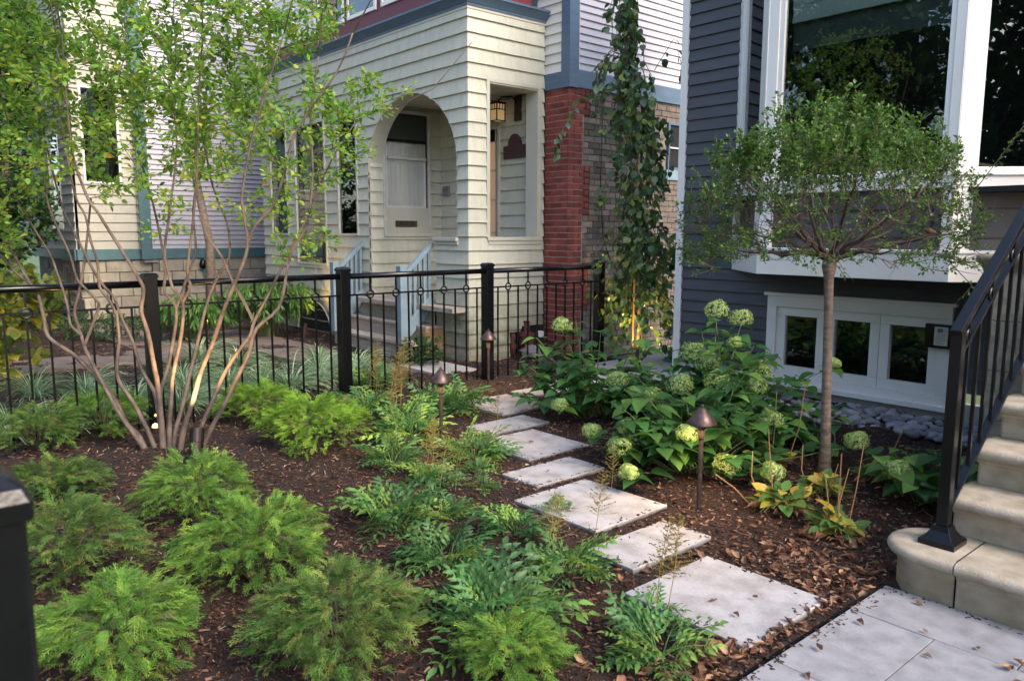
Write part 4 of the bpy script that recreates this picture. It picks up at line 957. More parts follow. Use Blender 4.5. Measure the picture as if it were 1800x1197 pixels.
# dead leaves: curled
def curl(k1=1.2, k2=.6, tw=.5, wd=1.0):
    V = []; F_ = []; rows = [(0, .02), (.12, .12), (.32, .24), (.55, .26), (.78, .16), (.93, .07), (1, .005)]
    for i, (t, w) in enumerate(rows):
        w *= wd; b_ = tw*(t-.5)*2; w *= (1, 1.12, .9, 1.1, .85, 1.1, 1)[i]
        for s in (-1, -.5, 0, .5, 1):
            a = s*k1; x = w*math.sin(a)/k1*1.1; z = w*(1-math.cos(a))/k1*1.4
            V.append((x*math.cos(b_)-z*math.sin(b_)+.06*math.sin(t*4)*tw, t*(1-.15*abs(k2)), x*math.sin(b_)+z*math.cos(b_)+k2*.5*(t-.5)**2))
    for i in range(6):
        for j in range(4): F_.append((i*5+j, i*5+j+1, i*5+j+6, i*5+j+5))
    return V, F_
def dead(name, P, z, mat, size=(.035, .075), tilt=.3, curlk=None, parent=None):
    n = len(P)
    for kk in range(3):
        Q = P[kk::3]; m_ = len(Q)
        if not m_: continue
        d, u = rand_dirs(m_, tilt); pos = np.stack([Q[:, 0], Q[:, 1], (bed_h(Q[:, 0], Q[:, 1]) if z is None else np.full(m_, z))+.006+np.random.rand(m_)*.014], 1)
        merged(name, curl((2.3, 1.0, 1.8)[kk], (1.3, .6, -1.0)[kk], (.9, -.5, .4)[kk], (.8, 1.15, .6)[kk]), frames(pos, d, u, np.random.uniform(*size, m_)), mat, parent or mulch)
P1 = on_bed(750, -7.4, -1.43, .2, 6.8)
P2 = np.concatenate([np.stack([np.random.uniform(-1.68, -1.43, 420), np.random.uniform(1.5, 3.5, 420)], 1), np.stack([np.random.uniform(-1.62, -1.43, 260), np.random.uniform(2.1, 2.75, 260)], 1), np.stack([np.random.uniform(-2.0, -1.43, 160), np.random.uniform(3.12, 3.6, 160)], 1)]); P2 = P2[(P2[:, 0] < -1.475)]
P2b = on_bed(230, -2.6, -1.43, 1.6, 4.3); P2b = P2b[~((P2b[:, 0] > -1.43))]
P3 = np.stack([np.random.uniform(-2.2, -1.45, 90), np.random.uniform(3.15, 3.9, 90)], 1)
inst = lambda Q: np.array([q for q in Q if not any(a < q[0] < c and b < q[1] < d for (a, b, c, d), _ in STONES)])
dead('dead_leaves', P1, None, M_DEADL, (.02, .05)); dead('dead_leaves', np.concatenate([inst(P2), P2b, inst(P3)]), None, M_DEADL, (.034, .072), .4)
LV = [(-1.25, 3.35, 'tan dead leaf at the foot of the rounded step end'), (-1.30, 2.98, 'reddish dead leaf where the first paver joint meets the edging'), (-1.13, 3.12, 'dark dead sprig on the paver joint below the first step'), (-1.02, 2.93, 'pale curled leaf at the crossing of the paver joints'),
 (-.93, 3.12, 'small tan dead leaf on the paver below the step'), (-.80, 3.06, 'dark folded dead leaf left of the leaf pile at the right edge'), (-.72, 3.18, 'brown curled leaf in the pile at the right picture edge'), (-.66, 3.13, 'rust leaf lying over the pile at the right picture edge'),
 (-.74, 2.99, 'tan leaf with a long stem near the bottom right corner'), (-1.27, 2.50, 'orange dead leaf on the paver at the bottom edge'), (-1.31, 2.66, 'brown dead leaf just right of the edging strip'), (-1.1, 2.55, 'small dark leaf in the middle of the lowest paver'),
 (-1.72, 2.86, 'small brown leaf in the middle of the largest stepping stone'), (-1.66, 2.66, 'upright dead leaf at the lower corner of the largest stepping stone'), (-1.80, 2.72, 'flat dead leaf left of the middle of the largest stepping stone'), (-2.95, 3.22, 'dead leaf on the stained square stepping stone'), (-4.2, 3.80, 'tiny dead leaf on the third square stepping stone'), (-3.60, 3.45, 'tiny dead leaf on the narrow fourth stepping stone')]
LV += [(-.80+.02*i, 3.10+.035*((i*7) % 5)-.05, lab) for i, lab in enumerate(('rust catkin-like leaf at the left end of the brown pile on the walk', 'second rust leaf of the brown pile on the walk', 'dark leaf in the middle of the brown pile on the walk', 'twisted leaf over the middle of the brown pile', 'long brown leaf at the right end of the pile', 'short brown leaf under the right end of the pile'))]
for k, (qx, qy, lab) in enumerate(LV):
    o_ = bpy.data.objects.new('dead_leaf', proto_mesh('dl%d' % (k % 2), curl(1.4, (.9, -.6)[k % 2]), M_DEADL)); COL.objects.link(o_)
    o_.location = (qx, qy, .010); o_.rotation_euler = (random.uniform(-.3, .3), random.uniform(-.4, .4), random.uniform(0, 6)); o_.scale = (random.uniform(.028, .055),)*3
    tag(o_, lab, 'leaf', 'dead leaves on the paving')
# pebbles
pb = setting('pebble_bed', (-3, 6.4, 0))
PEBV = []
kk = 6; nn = 8
for i in range(kk+1):
    t = math.pi*i/kk
    for j in range(nn): PEBV.append((math.sin(t)*math.cos(2*math.pi*j/nn), math.sin(t)*math.sin(2*math.pi*j/nn), -.55*math.cos(t)))
PEB = (PEBV, [(i*nn+j, i*nn+(j+1) % nn, (i+1)*nn+(j+1) % nn, (i+1)*nn+j) for i in range(kk) for j in range(nn)])
n = 520; P = np.random.rand(n, 2)*[3.0, .80]+[-4.35, 6.08]
P[:, 1] += .12*np.sin(P[:, 0]*2)
P = P[(P[:, 1] < 6.93)]; n = len(P)
d, u = rand_dirs(n, .15); s = np.random.uniform(.025, .062, n); M4 = frames(np.stack([P[:, 0], P[:, 1], -.005+np.random.rand(n)*.03], 1), d, u, np.stack([s*.85, s*1.1, s*1.0], 1))
o_ = np.argsort(-s/(np.hypot(P[:, 0], P[:, 1]))); M4 = M4[o_]
scatter_objs('pebble', proto_mesh('pebble', PEB, M_PEB), M4[:300], pb); merged('pebble_mass', PEB, M4[300:], M_PEB, pb)

# ================================================================== TREES
def network(nodes, par_r, targets, rt_, mb, droop=.0, n=4, bias=(0, 0, .25), maxn=None):
    """join each target to the nearest existing node by a thin curved twig; returns the twig paths"""
    nodes = [np.array(p, float) for p in nodes]; paths = []
    N_ = np.array(nodes); 
    for t in targets:
        d = np.linalg.norm(N_-t, axis=1)+.9*np.maximum(0, N_[:, 2]-t[2]-.02)+0
        i = int(np.argmin(d)); a = N_[i]; L_ = np.linalg.norm(t-a)
        mid = (a+t)/2+np.array([random.gauss(0, .06), random.gauss(0, .06), random.gauss(-.03, .04)])*L_*1.3
        q = [a, a*.35+mid*.65 if False else (a*.5+mid*.5), mid, (mid*.45+t*.55), t]
        q = [np.array(z) for z in q]
        r0 = min(rt_*1.6, rt_*.7+L_*.006)
        mb.tube(q, [r0, r0*.9, r0*.8, r0*.65, r0*.4], n, cap=False); paths.append(q)
        N_ = np.concatenate([N_, np.array(q[1:])])
    return paths
def leaves_on(paths, per, size, spread, up_=(0, 0, 1), hang=0., jitter=.6):
    pos = []; dr = []; 
    for q in paths:
        q = np.array(q); seg = np.random.rand(per)**.7*(len(q)-1.001); i = seg.astype(int); f_ = (seg-i)[:, None]
        p = q[i]*(1-f_)+q[i+1]*f_; ax = norm(q[-1]-q[0])
        d = norm(np.random.normal(0, 1, (per, 3)))*jitter+ax*.6+np.array([0, 0, -hang])
        pos.append(p+norm(d)*spread*np.random.rand(per, 1)); dr.append(d)
    pos = np.concatenate(pos); dr = np.concatenate(dr); n = len(pos)
    u = np.random.normal(0, .5, (n, 3))+np.array(up_)
    return frames(pos, dr, u, np.random.uniform(size[0], size[1], n))

STEMS = [[(-5.65,1.56,0.01),(-5.73,1.52,0.13),(-5.82,1.46,0.22),(-5.92,1.42,0.39),(-6.00,1.37,0.49),(-6.12,1.29,0.62),(-6.21,1.23,0.70),(-6.35,1.12,0.81),(-6.40,1.11,0.94),(-6.48,1.10,1.10),(-6.55,1.06,1.20),(-6.63,1.02,1.32),(-6.67,1.00,1.39),(-6.78,0.94,1.53),(-6.92,0.87,1.71)],
[(-6.53,1.07,1.18),(-6.65,1.00,1.26),(-6.79,0.93,1.39),(-6.93,0.85,1.50)],
[(-5.63,1.58,0.01),(-5.72,1.51,0.11),(-5.82,1.44,0.26),(-5.92,1.38,0.44),(-6.00,1.33,0.60),(-6.07,1.29,0.74),(-6.11,1.28,0.83),(-6.17,1.26,0.99),(-6.17,1.30,1.14),(-6.18,1.34,1.31),(-6.20,1.38,1.51),(-6.23,1.43,1.79)],
[(-6.11,1.28,0.83),(-6.12,1.26,0.86),(-6.18,1.23,0.91),(-6.22,1.23,1.03),(-6.26,1.22,1.13),(-6.34,1.20,1.28),(-6.39,1.18,1.39),(-6.46,1.14,1.50),(-6.59,1.07,1.70),(-6.65,1.04,1.79),(-6.85,0.96,2.16)],
[(-6.08,1.29,0.77),(-6.07,1.34,0.89),(-6.05,1.39,1.03),(-6.06,1.38,1.08),(-6.12,1.33,1.16),(-6.17,1.29,1.23),(-6.22,1.27,1.39),(-6.30,1.22,1.58),(-6.32,1.20,1.66),(-6.36,1.18,1.78),(-6.44,1.18,2.18),(-6.51,1.19,2.66)],
[(-5.60,1.62,0.01),(-5.66,1.56,0.17),(-5.74,1.50,0.37),(-5.81,1.43,0.53),(-5.83,1.43,0.65),(-5.82,1.45,0.81),(-5.83,1.45,0.94),(-5.84,1.45,1.02)],
[(-5.84,1.45,0.98),(-5.86,1.42,1.08),(-5.90,1.37,1.18),(-5.90,1.37,1.30),(-5.90,1.36,1.39),(-5.92,1.34,1.49),(-5.93,1.32,1.66),(-5.96,1.28,1.77),(-5.97,1.25,2.00),(-5.98,1.22,2.36),(-5.95,1.23,2.76)],
[(-5.96,1.48,1.07),(-5.97,1.47,1.11),(-6.02,1.43,1.17),(-6.09,1.38,1.29),(-6.16,1.34,1.43),(-6.25,1.28,1.63),(-6.31,1.25,1.78),(-6.41,1.22,2.10),(-6.49,1.20,2.38)],
[(-5.59,1.63,0.01),(-5.62,1.63,0.17),(-5.66,1.63,0.33),(-5.70,1.62,0.46),(-5.77,1.57,0.60),(-5.84,1.54,0.80),(-5.91,1.50,0.95),(-5.96,1.48,1.07)],
[(-5.59,1.63,0.01),(-5.57,1.62,0.34),(-5.57,1.61,0.54),(-5.57,1.60,0.62),(-5.58,1.57,0.89),(-5.59,1.54,1.03),(-5.57,1.56,1.17),(-5.58,1.53,1.26),(-5.62,1.47,1.40),(-5.68,1.39,1.58),(-5.71,1.34,1.69),(-5.74,1.30,1.77),(-5.77,1.24,2.02),(-5.75,1.22,2.30),(-5.71,1.21,2.78)],
[(-5.58,1.64,0.01),(-5.68,1.65,0.24),(-5.75,1.68,0.43),(-5.76,1.72,0.53),(-5.80,1.79,0.73),(-5.87,1.86,1.01),(-5.96,1.81,1.12),(-6.01,1.84,1.26),(-6.09,1.85,1.46),(-6.21,1.85,1.71),(-6.29,1.84,1.88),(-6.46,1.82,2.23),(-6.68,1.85,2.77),(-6.85,1.88,3.22)],
[(-5.87,1.86,1.01),(-5.93,1.96,1.21),(-5.99,2.06,1.42),(-6.15,2.11,1.72),(-6.27,2.21,2.03)],
[(-5.56,1.66,0.01),(-5.57,1.67,0.17),(-5.57,1.70,0.45),(-5.57,1.72,0.59),(-5.54,1.78,0.87),(-5.54,1.80,1.08),(-5.59,1.76,1.16),(-5.62,1.74,1.28),(-5.64,1.73,1.43),(-5.62,1.78,1.74),(-5.61,1.84,2.16),(-5.65,1.84,2.65),(-5.66,1.89,3.10)],
[(-5.54,1.80,1.08),(-5.49,1.84,1.19),(-5.48,1.82,1.28),(-5.39,1.84,1.59),(-5.28,1.85,1.95),(-5.16,1.84,2.37),(-5.03,1.84,2.76)],
[(-5.55,1.67,0.01),(-5.60,1.72,0.16),(-5.63,1.78,0.31),(-5.70,1.89,0.60),(-5.75,1.97,0.81),(-5.80,2.05,1.02),(-5.83,2.14,1.20),(-5.82,2.21,1.30),(-5.84,2.26,1.42),(-5.93,2.28,1.63),(-6.09,2.25,1.89),(-6.25,2.26,2.20),(-6.50,2.26,2.71),(-6.73,2.30,3.23)],
[(-5.53,1.70,0.01),(-5.47,1.74,0.22),(-5.41,1.79,0.41),(-5.35,1.83,0.61),(-5.27,1.89,0.81),(-5.18,1.96,1.08),(-5.10,2.03,1.29),(-5.04,2.07,1.47),(-5.03,2.05,1.66),(-5.02,2.04,1.80),(-4.94,2.08,2.12),(-4.82,2.15,2.46),(-4.71,2.22,2.76)],
[(-5.48,1.76,0.01),(-5.46,1.84,0.18),(-5.45,1.94,0.39),(-5.44,2.04,0.59),(-5.40,2.14,0.75),(-5.38,2.20,0.83),(-5.39,2.24,0.93),(-5.36,2.33,1.10),(-5.35,2.42,1.27),(-5.33,2.50,1.43),(-5.31,2.59,1.59),(-5.29,2.72,1.88),(-5.26,2.90,2.21),(-5.19,3.05,2.40),(-5.06,3.22,2.46)],
[(-5.45,1.79,0.01),(-5.37,1.88,0.19),(-5.28,1.98,0.42),(-5.22,2.04,0.58),(-5.16,2.10,0.74),(-5.12,2.14,0.91),(-5.02,2.26,1.05),(-4.97,2.30,1.28),(-4.93,2.33,1.44),(-4.86,2.41,1.62),(-4.82,2.44,1.96),(-4.81,2.43,2.32),(-4.75,2.47,2.67)],
[(-5.13,2.12,0.97),(-5.17,2.08,1.09),(-5.21,2.03,1.21),(-5.25,1.97,1.40),(-5.30,1.91,1.51),(-5.33,1.87,1.66)],
[(-5.04,2.07,1.47),(-5.00,2.11,1.60),(-4.91,2.20,1.73),(-4.85,2.26,1.95),(-4.79,2.32,2.20),(-4.60,2.51,2.55),(-4.52,2.59,2.79)]]
BASE = {0, 2, 5, 8, 9, 10, 12, 14, 15, 16, 17}
sv = thing('serviceberry_tree', 'tall multi-stem tree with many slim brown stems fanning from the mulch', 'tree', (-5.55, 1.68, 0))
nodes = []
for i, st in enumerate(STEMS):
    st = [np.array(p) for p in st]; n = len(st); r0 = .0175 if i in BASE else .011
    if i in (0, 9, 15): r0 = .021
    zz = [p[2] for p in st]; rad = [max(.0035, r0*(1-.72*max(0, (z-zz[0]))/3.0)*(1-.35*k/n)) for k, z in enumerate(zz)]
    if i in BASE: st[0] = st[0]-np.array([0, 0, .08]); rad[0] *= 1.15
    # smooth the polyline
    pp = []; rr = []
    for k in range(n-1):
        p0 = st[max(k-1, 0)]; p1 = st[k]; p2 = st[k+1]; p3 = st[min(k+2, n-1)]
        for t in (0, .34, .67):
            pp.append(.5*((2*p1)+(-p0+p2)*t+(2*p0-5*p1+4*p2-p3)*t*t+(-p0+3*p1-3*p2+p3)*t**3)); rr.append((rad[k]*(1-t)+rad[k+1]*t)*random.uniform(.95, 1.06))
    pp.append(st[-1]); rr.append(rad[-1])
    MB().tube(pp, rr, 9).build('stem' if i in BASE else 'branch', M_BARK, sv, smooth=True)
    nodes += [p for p in pp if p[2] > 1.15]
    ext = st[-1]
    if ext[2] > 2.3:
        d_ = norm(st[-1]-st[-3]); q = [ext, ext+d_*.35+np.random.normal(0, .03, 3), ext+d_*.7+[0, 0, .1]]
        MB().tube(q, [rad[-1], rad[-1]*.8, .003], 6).build('branch', M_BARK, sv, smooth=True); nodes += q
RTV = np.array([.655, .756, 0]); FWV = np.array([-.756, .655, 0])
B0 = np.array([-5.53, 1.70, 0])
def crown_targets(blobs):
    T = []
    for (u_, z_, ru, rz, rd, n) in blobs:
        k = 0
        while k < n:
            a = np.random.uniform(-1, 1, 3)
            if (a**2).sum() > 1: continue
            T.append(B0+RTV*(u_+a[0]*ru)+FWV*(a[1]*rd+.15)+np.array([0, 0, z_+a[2]*rz])); k += 1
    return T
# (lateral, height, radii..., count)
T = crown_targets([(-1.45, 2.85, .8, .8, .7, 200), (-.6, 2.95, .7, .65, .8, 185), (.2, 2.95, .7, .7, .8, 160), (-1.4, 2.1, .65, .5, .6, 125), (-.45, 2.3, .65, .55, .6, 70),
                   (.3, 2.3, .5, .45, .55, 50), (.85, 2.65, .5, .55, .5, 50), (1.0, 2.1, .42, .42, .4, 34), (.85, 1.62, .3, .3, .3, 13), (-1.5, 1.65, .45, .3, .4, 36), (.0, 1.75, .7, .3, .4, 16), (-.2, 3.8, 1.8, .6, .9, 130),
                   (.6, 3.1, .75, .4, .6, 50), (1.45, 2.42, .22, .16, .15, 9)])
T.sort(key=lambda p: p[2])
mb = MB(); paths = network(nodes, None, T, .0030, mb); mb.build('twigs', M_TWIG, sv, smooth=True, stuff=True)
M4 = leaves_on(paths, 24, (.028, .052), .08)
print('serv leaves', len(M4)); foliage(sv, 'serviceberry_leaf', OVATE, M4, L_SERV)
mY = frames(np.array([[-5.9, 1.65, 2.62], [-6.45, 1.25, 1.95], [-6.1, 1.5, 2.1], [-5.3, 2.3, 1.9]]), np.array([[.3, .3, -.8], [.5, .2, -.5], [.3, .5, -.3], [1, .1, -.2]]), np.array([[.7, -.6, .2]]*4), np.full(4, .06))
scatter_objs('yellow_leaf', proto_mesh('yl', OVATE, L_SERVY), mY, sv)

# standard topiary
tpz = np.array([-2.372, 4.726, 0]); tp_ = thing('standard_lilac_tree', 'small lollipop tree with single trunk and broad twiggy dome in front of the bay window', 'tree', tuple(tpz))
tr_pts = [(-2.372, 4.726, -.06), (-2.375, 4.73, .15), (-2.385, 4.722, .5), (-2.392, 4.716, .8), (-2.40, 4.712, 1.1), (-2.405, 4.705, 1.28), (-2.405, 4.70, 1.35), (-2.405, 4.70, 1.42)]
MB().tube(tr_pts, [.046, .034, .030, .028, .027, .030, .045, .034], 14).build('trunk', M_BARK2, tp_, smooth=True)
top = np.array([-2.405, 4.70, 1.38]); nodes = []
for k in range(22):
    a = 2*math.pi*k/22+random.uniform(-.15, .15); rr_ = random.uniform(.42, .76); rise = random.uniform(.3, .62) if k % 2 else random.uniform(.05, .26)
    e = top+np.array([math.cos(a)*rr_, math.sin(a)*rr_, rise]); m1 = top+np.array([math.cos(a)*rr_*.3, math.sin(a)*rr_*.3, rise*.15+.06+random.uniform(0, .05)]); m2 = top*.35+e*.65+np.array([random.gauss(0, .03), random.gauss(0, .03), -.01])
    q = []
    for t in np.linspace(0, 1, 10):
        q.append((1-t)**3*top+3*(1-t)**2*t*m1+3*(1-t)*t*t*m2+t**3*e+np.random.normal(0, .008, 3)*(t > 0))
    MB().tube(q, list(np.linspace(.015, .005, 10)), 7).build('limb', M_TWIG, tp_, smooth=True); nodes += q[1:]
T = []
while len(T) < 1250:
    a = np.random.uniform(-1, 1, 3)
    r = math.hypot(a[0], a[1]); 
    if r > 1 or a[2] < -.22: continue
    top_h = math.sqrt(max(0, 1-r*r*.92))
    z = a[2]
    if z > top_h or (random.random() > .35 and r*r+z*z < random.random()*.75): continue
    if z < -.02 and r < .5: continue
    T.append(np.array([-2.43+a[0]*.88, 4.67+a[1]*.88, 1.60+z*.70*(1 if z > 0 else .9)-.12*r*r]))
T.sort(key=lambda p: np.linalg.norm(p-top))
mb = MB(); paths = network(nodes, None, T, .0029, mb, n=4)
# upright whippy shoots
for _ in range(950):
    p = random.choice(T); L_ = random.uniform(.08, .20); dd = np.array([random.gauss(0, .3), random.gauss(0, .3), 1.0]) if p[2] > 1.6 else np.array([(p[0]+2.4)*.8+random.gauss(0, .4), (p[1]-4.7)*.8+random.gauss(0, .4), random.gauss(.2, .3)])
    q = [p, p+norm(dd)*L_*.5+np.random.normal(0, .008, 3), p+norm(dd)*L_]; mb.tube(q, [.0022, .0017, .001], 3, cap=False)
    if p[2] > 1.62 or random.random() < .35: paths.append(q)
for q in ([(-1.82, 5.2, 1.75), (-1.72, 5.28, 1.95), (-1.64, 5.33, 2.10), (-1.58, 5.37, 2.22)], [(-1.85, 5.0, 1.42), (-1.72, 5.1, 1.25), (-1.78, 5.06, 1.15)]):
    mb.tube(q, .0028, 4); paths.append(q); paths.append(q)
mb.build('twigs', M_TWIG, tp_, smooth=True, stuff=True)
hi = [q for q in paths if q[-1][2] > 1.88 or (math.hypot(q[-1][0]+2.4, q[-1][1]-4.7) > .66 and random.random() < .7) or random.random() < .16]
M4 = leaves_on(hi, 14, (.014, .029), .02)
foliage(tp_, 'lilac_leaf', SMALL, M4, L_TOP)
sel = [q for q in paths if q[-1][2] > 1.98]
foliage(tp_, 'lilac_leaf', SMALL, leaves_on(sel, 14, (.018, .036), .025), L_TOP, nobj=0)
for q, lab_ in (((-1.82, 5.14, 1.58), 'orange-brown dead leaf caught at the right edge of the lollipop tree'), ((-1.92, 5.06, 1.55), 'darker dead leaf caught inside the lollipop tree, left of the orange one')):
    o_ = bpy.data.objects.new('caught_dead_leaf', proto_mesh('dl0', curl(1.4, .9), M_DEADL)); COL.objects.link(o_); o_.location = q; o_.scale = (.1,)*3; o_.rotation_euler = (.3, .8, random.uniform(0, 3)); tag(o_, lab_, 'leaf', 'dead leaves caught in the lollipop tree')

# weeping tree
wt = thing('weeping_tree', 'narrow weeping tree with hanging round dark leaves tied to a stake between the houses', 'tree', (-6.02, 7.2, 0))
ldr = [(-6.02, 7.2, -.05), (-6.02, 7.21, .5), (-6.02, 7.2, 1.2), (-6.03, 7.21, 1.9), (-6.02, 7.19, 2.4), (-6.0, 7.2, 2.8), (-6.04, 7.15, 3.2), (-6.10, 7.08, 3.5), (-6.14, 7.06, 3.9), (-6.18, 7.04, 4.3), (-6.16, 7.06, 4.6)]
MB().tube(ldr, [.022, .02, .019, .018, .017, .015, .013, .011, .009, .007, .004], 8).build('trunk', M_BARK, wt, smooth=True)
MB().tube([(-6.06, 7.16, -.1), (-6.055, 7.165, 2.45)], .012, 8).build('stake', L_STALK, wt)
MB().torus((-6.04, 7.18, 1.42), (0, 0, 1), .032, .006, 12, 5).build('green_tie', M_TEAL, wt)
L0 = np.array(ldr); mb = MB(); paths = []
wid = lambda z: .12 if z > 3.6 else (.26 if z > 2.9 else (.20 if z > 2.3 else (.17 if z > 1.7 else .34)))
for k in range(165):
    z0 = random.uniform(.6, 4.55) if k < 105 else random.uniform(.7, 1.9); i = np.searchsorted(L0[:, 2], z0)-1; f_ = (z0-L0[i, 2])/(L0[i+1, 2]-L0[i, 2]); p = L0[i]*(1-f_)+L0[i+1]*f_
    a = random.uniform(0, 2*math.pi); rr_ = wid(z0)*random.uniform(.3, 1.5); ln = random.uniform(.25, .9); ln = min(ln, z0-.05)
    o1 = np.array([math.cos(a), math.sin(a), 0]); q = [p, p+o1*rr_*.6+[0, 0, .06], p+o1*rr_+[0, 0, -.08], p+o1*rr_*1.08+[0, 0, -.08-ln*.5], p+o1*rr_*1.0+np.array([random.gauss(0, .04), random.gauss(0, .04), -.08-ln])]
    if q[-1][2] < .12: continue
    mb.tube(q, [.005, .0045, .004, .003, .002], 5, cap=False); paths.append(q)
for q in ([(-6.15, 7.06, 3.25), (-6.32, 6.86, 3.12), (-6.52, 6.62, 3.06)], [(-6.5, 6.65, 3.06), (-6.62, 6.5, 2.75), (-6.66, 6.46, 2.4)], [(-6.25, 6.95, 2.3), (-6.33, 6.85, 2.0), (-6.36, 6.84, 1.85)], [(-5.95, 7.3, 3.4), (-5.80, 7.45, 3.75), (-5.72, 7.5, 3.45), (-5.74, 7.5, 3.3)]):
    q = [np.array(z) for z in q]; mb.tube(q, .005, 5, cap=False); paths.append(q)
mb.build('hanging_branches', M_BARK, wt, smooth=True, stuff=True)
M4 = leaves_on(paths, 17, (.055, .095), .06, hang=.5, jitter=.9)
foliage(wt, 'katsura_leaf', ROUNDL, M4, L_WEEP)

# generic bushy tree / shrub
def blob_tree(name, label, cat, base, h, crown, n_t, per, size, lmat, leafp=OVATE, bark=M_BARK2, r0=.12, group=None, trunk=True, seed=1, nobj=0, key=None):
    t = thing(name, label, cat, base, group); b = np.array(base, float); nodes = []
    if trunk:
        cz = min(c[2]-c[5]*.3 for c in crown); q = [b+[0, 0, -.1], b+[.02, .03, cz*.5], b+[random.gauss(0, .1), random.gauss(0, .1), cz]]
        MB().tube(q, [r0*1.2, r0*.85, r0*.7], 10).build('trunk', bark, t, smooth=True)
        for c in crown:
            e = b+np.array(c[:3]); m_ = (q[2]+e)/2+np.array([0, 0, .1*h/3]); MB().tube([q[1]*.3+q[2]*.7, m_, e], [r0*.55, r0*.35, r0*.12], 7).build('limb', bark, t, smooth=True); nodes += [q[2], m_, e, (m_+e)/2]
    else: nodes = [b+[random.gauss(0, .05), random.gauss(0, .05), .02] for _ in range(6)]
    T = []
    for cx, cy, cz, rx, ry, rz in crown:
        for _ in range(n_t//len(crown)):
            a = np.random.normal(0, 1, 3); a = norm(a)*np.random.rand()**.4; T.append(b+np.array([cx+a[0]*rx, cy+a[1]*ry, cz+a[2]*rz]))
    T = [p for p in T if p[2] > base[2]+.03]; T.sort(key=lambda p: np.linalg.norm(p-b))
    mb = MB(); paths = network(nodes, None, T, max(.002, r0*.05), mb, n=3); mb.build('twigs', bark, t, smooth=True, stuff=True)
    foliage(t, key or name, leafp, leaves_on(paths, per, size, size[1]*.7), lmat, nobj=nobj)
    return t
blob_tree('young_tree', 'slender young tree with orange-lit trunk between the fence and the lavender wall', 'tree', (-13.1, 4.7, 0), 4, [(0, 0, 3.0, .9, .9, .8), (.2, .5, 3.6, .8, .9, .7)], 170, 8, (.07, .11), L_SERV, r0=.08)
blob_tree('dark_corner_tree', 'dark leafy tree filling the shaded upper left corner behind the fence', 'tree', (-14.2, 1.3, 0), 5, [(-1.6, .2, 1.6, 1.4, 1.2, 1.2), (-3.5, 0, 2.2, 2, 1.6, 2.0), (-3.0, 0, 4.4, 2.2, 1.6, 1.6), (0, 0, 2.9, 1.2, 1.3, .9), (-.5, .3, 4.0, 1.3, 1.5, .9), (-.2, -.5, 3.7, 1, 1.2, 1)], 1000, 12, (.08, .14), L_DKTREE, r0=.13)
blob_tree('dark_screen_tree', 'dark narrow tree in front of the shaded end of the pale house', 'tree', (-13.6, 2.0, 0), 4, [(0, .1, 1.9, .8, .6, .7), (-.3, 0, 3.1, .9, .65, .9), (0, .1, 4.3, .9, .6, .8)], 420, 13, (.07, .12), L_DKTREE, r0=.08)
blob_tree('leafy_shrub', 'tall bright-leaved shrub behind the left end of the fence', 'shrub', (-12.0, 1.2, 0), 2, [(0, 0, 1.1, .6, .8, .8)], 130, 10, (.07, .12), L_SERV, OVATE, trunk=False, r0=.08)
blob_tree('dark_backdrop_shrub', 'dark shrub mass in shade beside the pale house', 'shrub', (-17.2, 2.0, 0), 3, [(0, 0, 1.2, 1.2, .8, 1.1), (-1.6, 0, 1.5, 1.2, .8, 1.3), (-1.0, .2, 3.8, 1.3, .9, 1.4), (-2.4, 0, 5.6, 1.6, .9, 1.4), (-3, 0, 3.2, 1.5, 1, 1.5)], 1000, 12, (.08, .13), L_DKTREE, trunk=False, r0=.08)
blob_tree('yellow_lit_shrub', 'yellow-green shrub glowing in lamp light behind the fence at far left', 'shrub', (-9.3, 1.25, 0), 1.2, [(0, 0, .55, .45, .45, .5), (.1, .2, .9, .3, .4, .3)], 110, 7, (.07, .11), L_YEL, ROUNDL, trunk=False, r0=.06, nobj=120, key='yshrub')
for q in range(3):
    bx = (-12.9+q*.55, 2.6+q*.42)
    blob_tree('low_boxwood', ('low dark boxwood at the left along the pale foundation', 'middle low boxwood along the pale foundation', 'low boxwood nearest the narrow-leaved shrub')[q], 'shrub', (*bx, 0), .5, [(0, 0, .2, .38, .38, .22)], 130, 12, (.025, .04), L_BOX, SMALL, trunk=False, r0=.04, group='low boxwoods by the pale house')
blob_tree('round_boxwood', 'round dark green boxwood beside the wooden stairs', 'shrub', (-7.62, 5.22, 0), .4, [(0, 0, .18, .26, .26, .2)], 150, 14, (.022, .036), L_BOX, SMALL, trunk=False, r0=.04)
# narrow-leaved shrub (behind the fence)
for loc, lab, s_ in (((-11.3, 4.9, 0), 'big narrow-leaved green shrub with drooping shoots before the cream wall', 1.0), ((-11.6, 3.9, 0), 'narrow-leaved green shrub left of the taller one behind the fence', .8)):
    t = thing('narrow_leaf_shrub', lab, 'shrub', loc, 'narrow-leaved shrubs'); b = np.array(loc); mb = MB(); paths = []
    for k in range(120):
        a = random.uniform(0, 6.28); r = random.uniform(.1, .75)*s_; z = random.uniform(.45, .85)*s_
        q = [b+np.array([random.gauss(0, .08), random.gauss(0, .08), 0]), b+np.array([math.cos(a)*r*.4, math.sin(a)*r*.4, z*.75]), b+np.array([math.cos(a)*r*.8, math.sin(a)*r*.8, z]), b+np.array([math.cos(a)*r, math.sin(a)*r, z*.78])]
        mb.tube(q, .003, 3, cap=False); paths.append(q[1:])
    mb.build('stems', L_GSTEM, t, stuff=True)
    foliage(t, 'narrow_leaf', LANCE, leaves_on(paths, 26, (.10, .17), .03, hang=.9, jitter=.7), L_NAND, nobj=150)

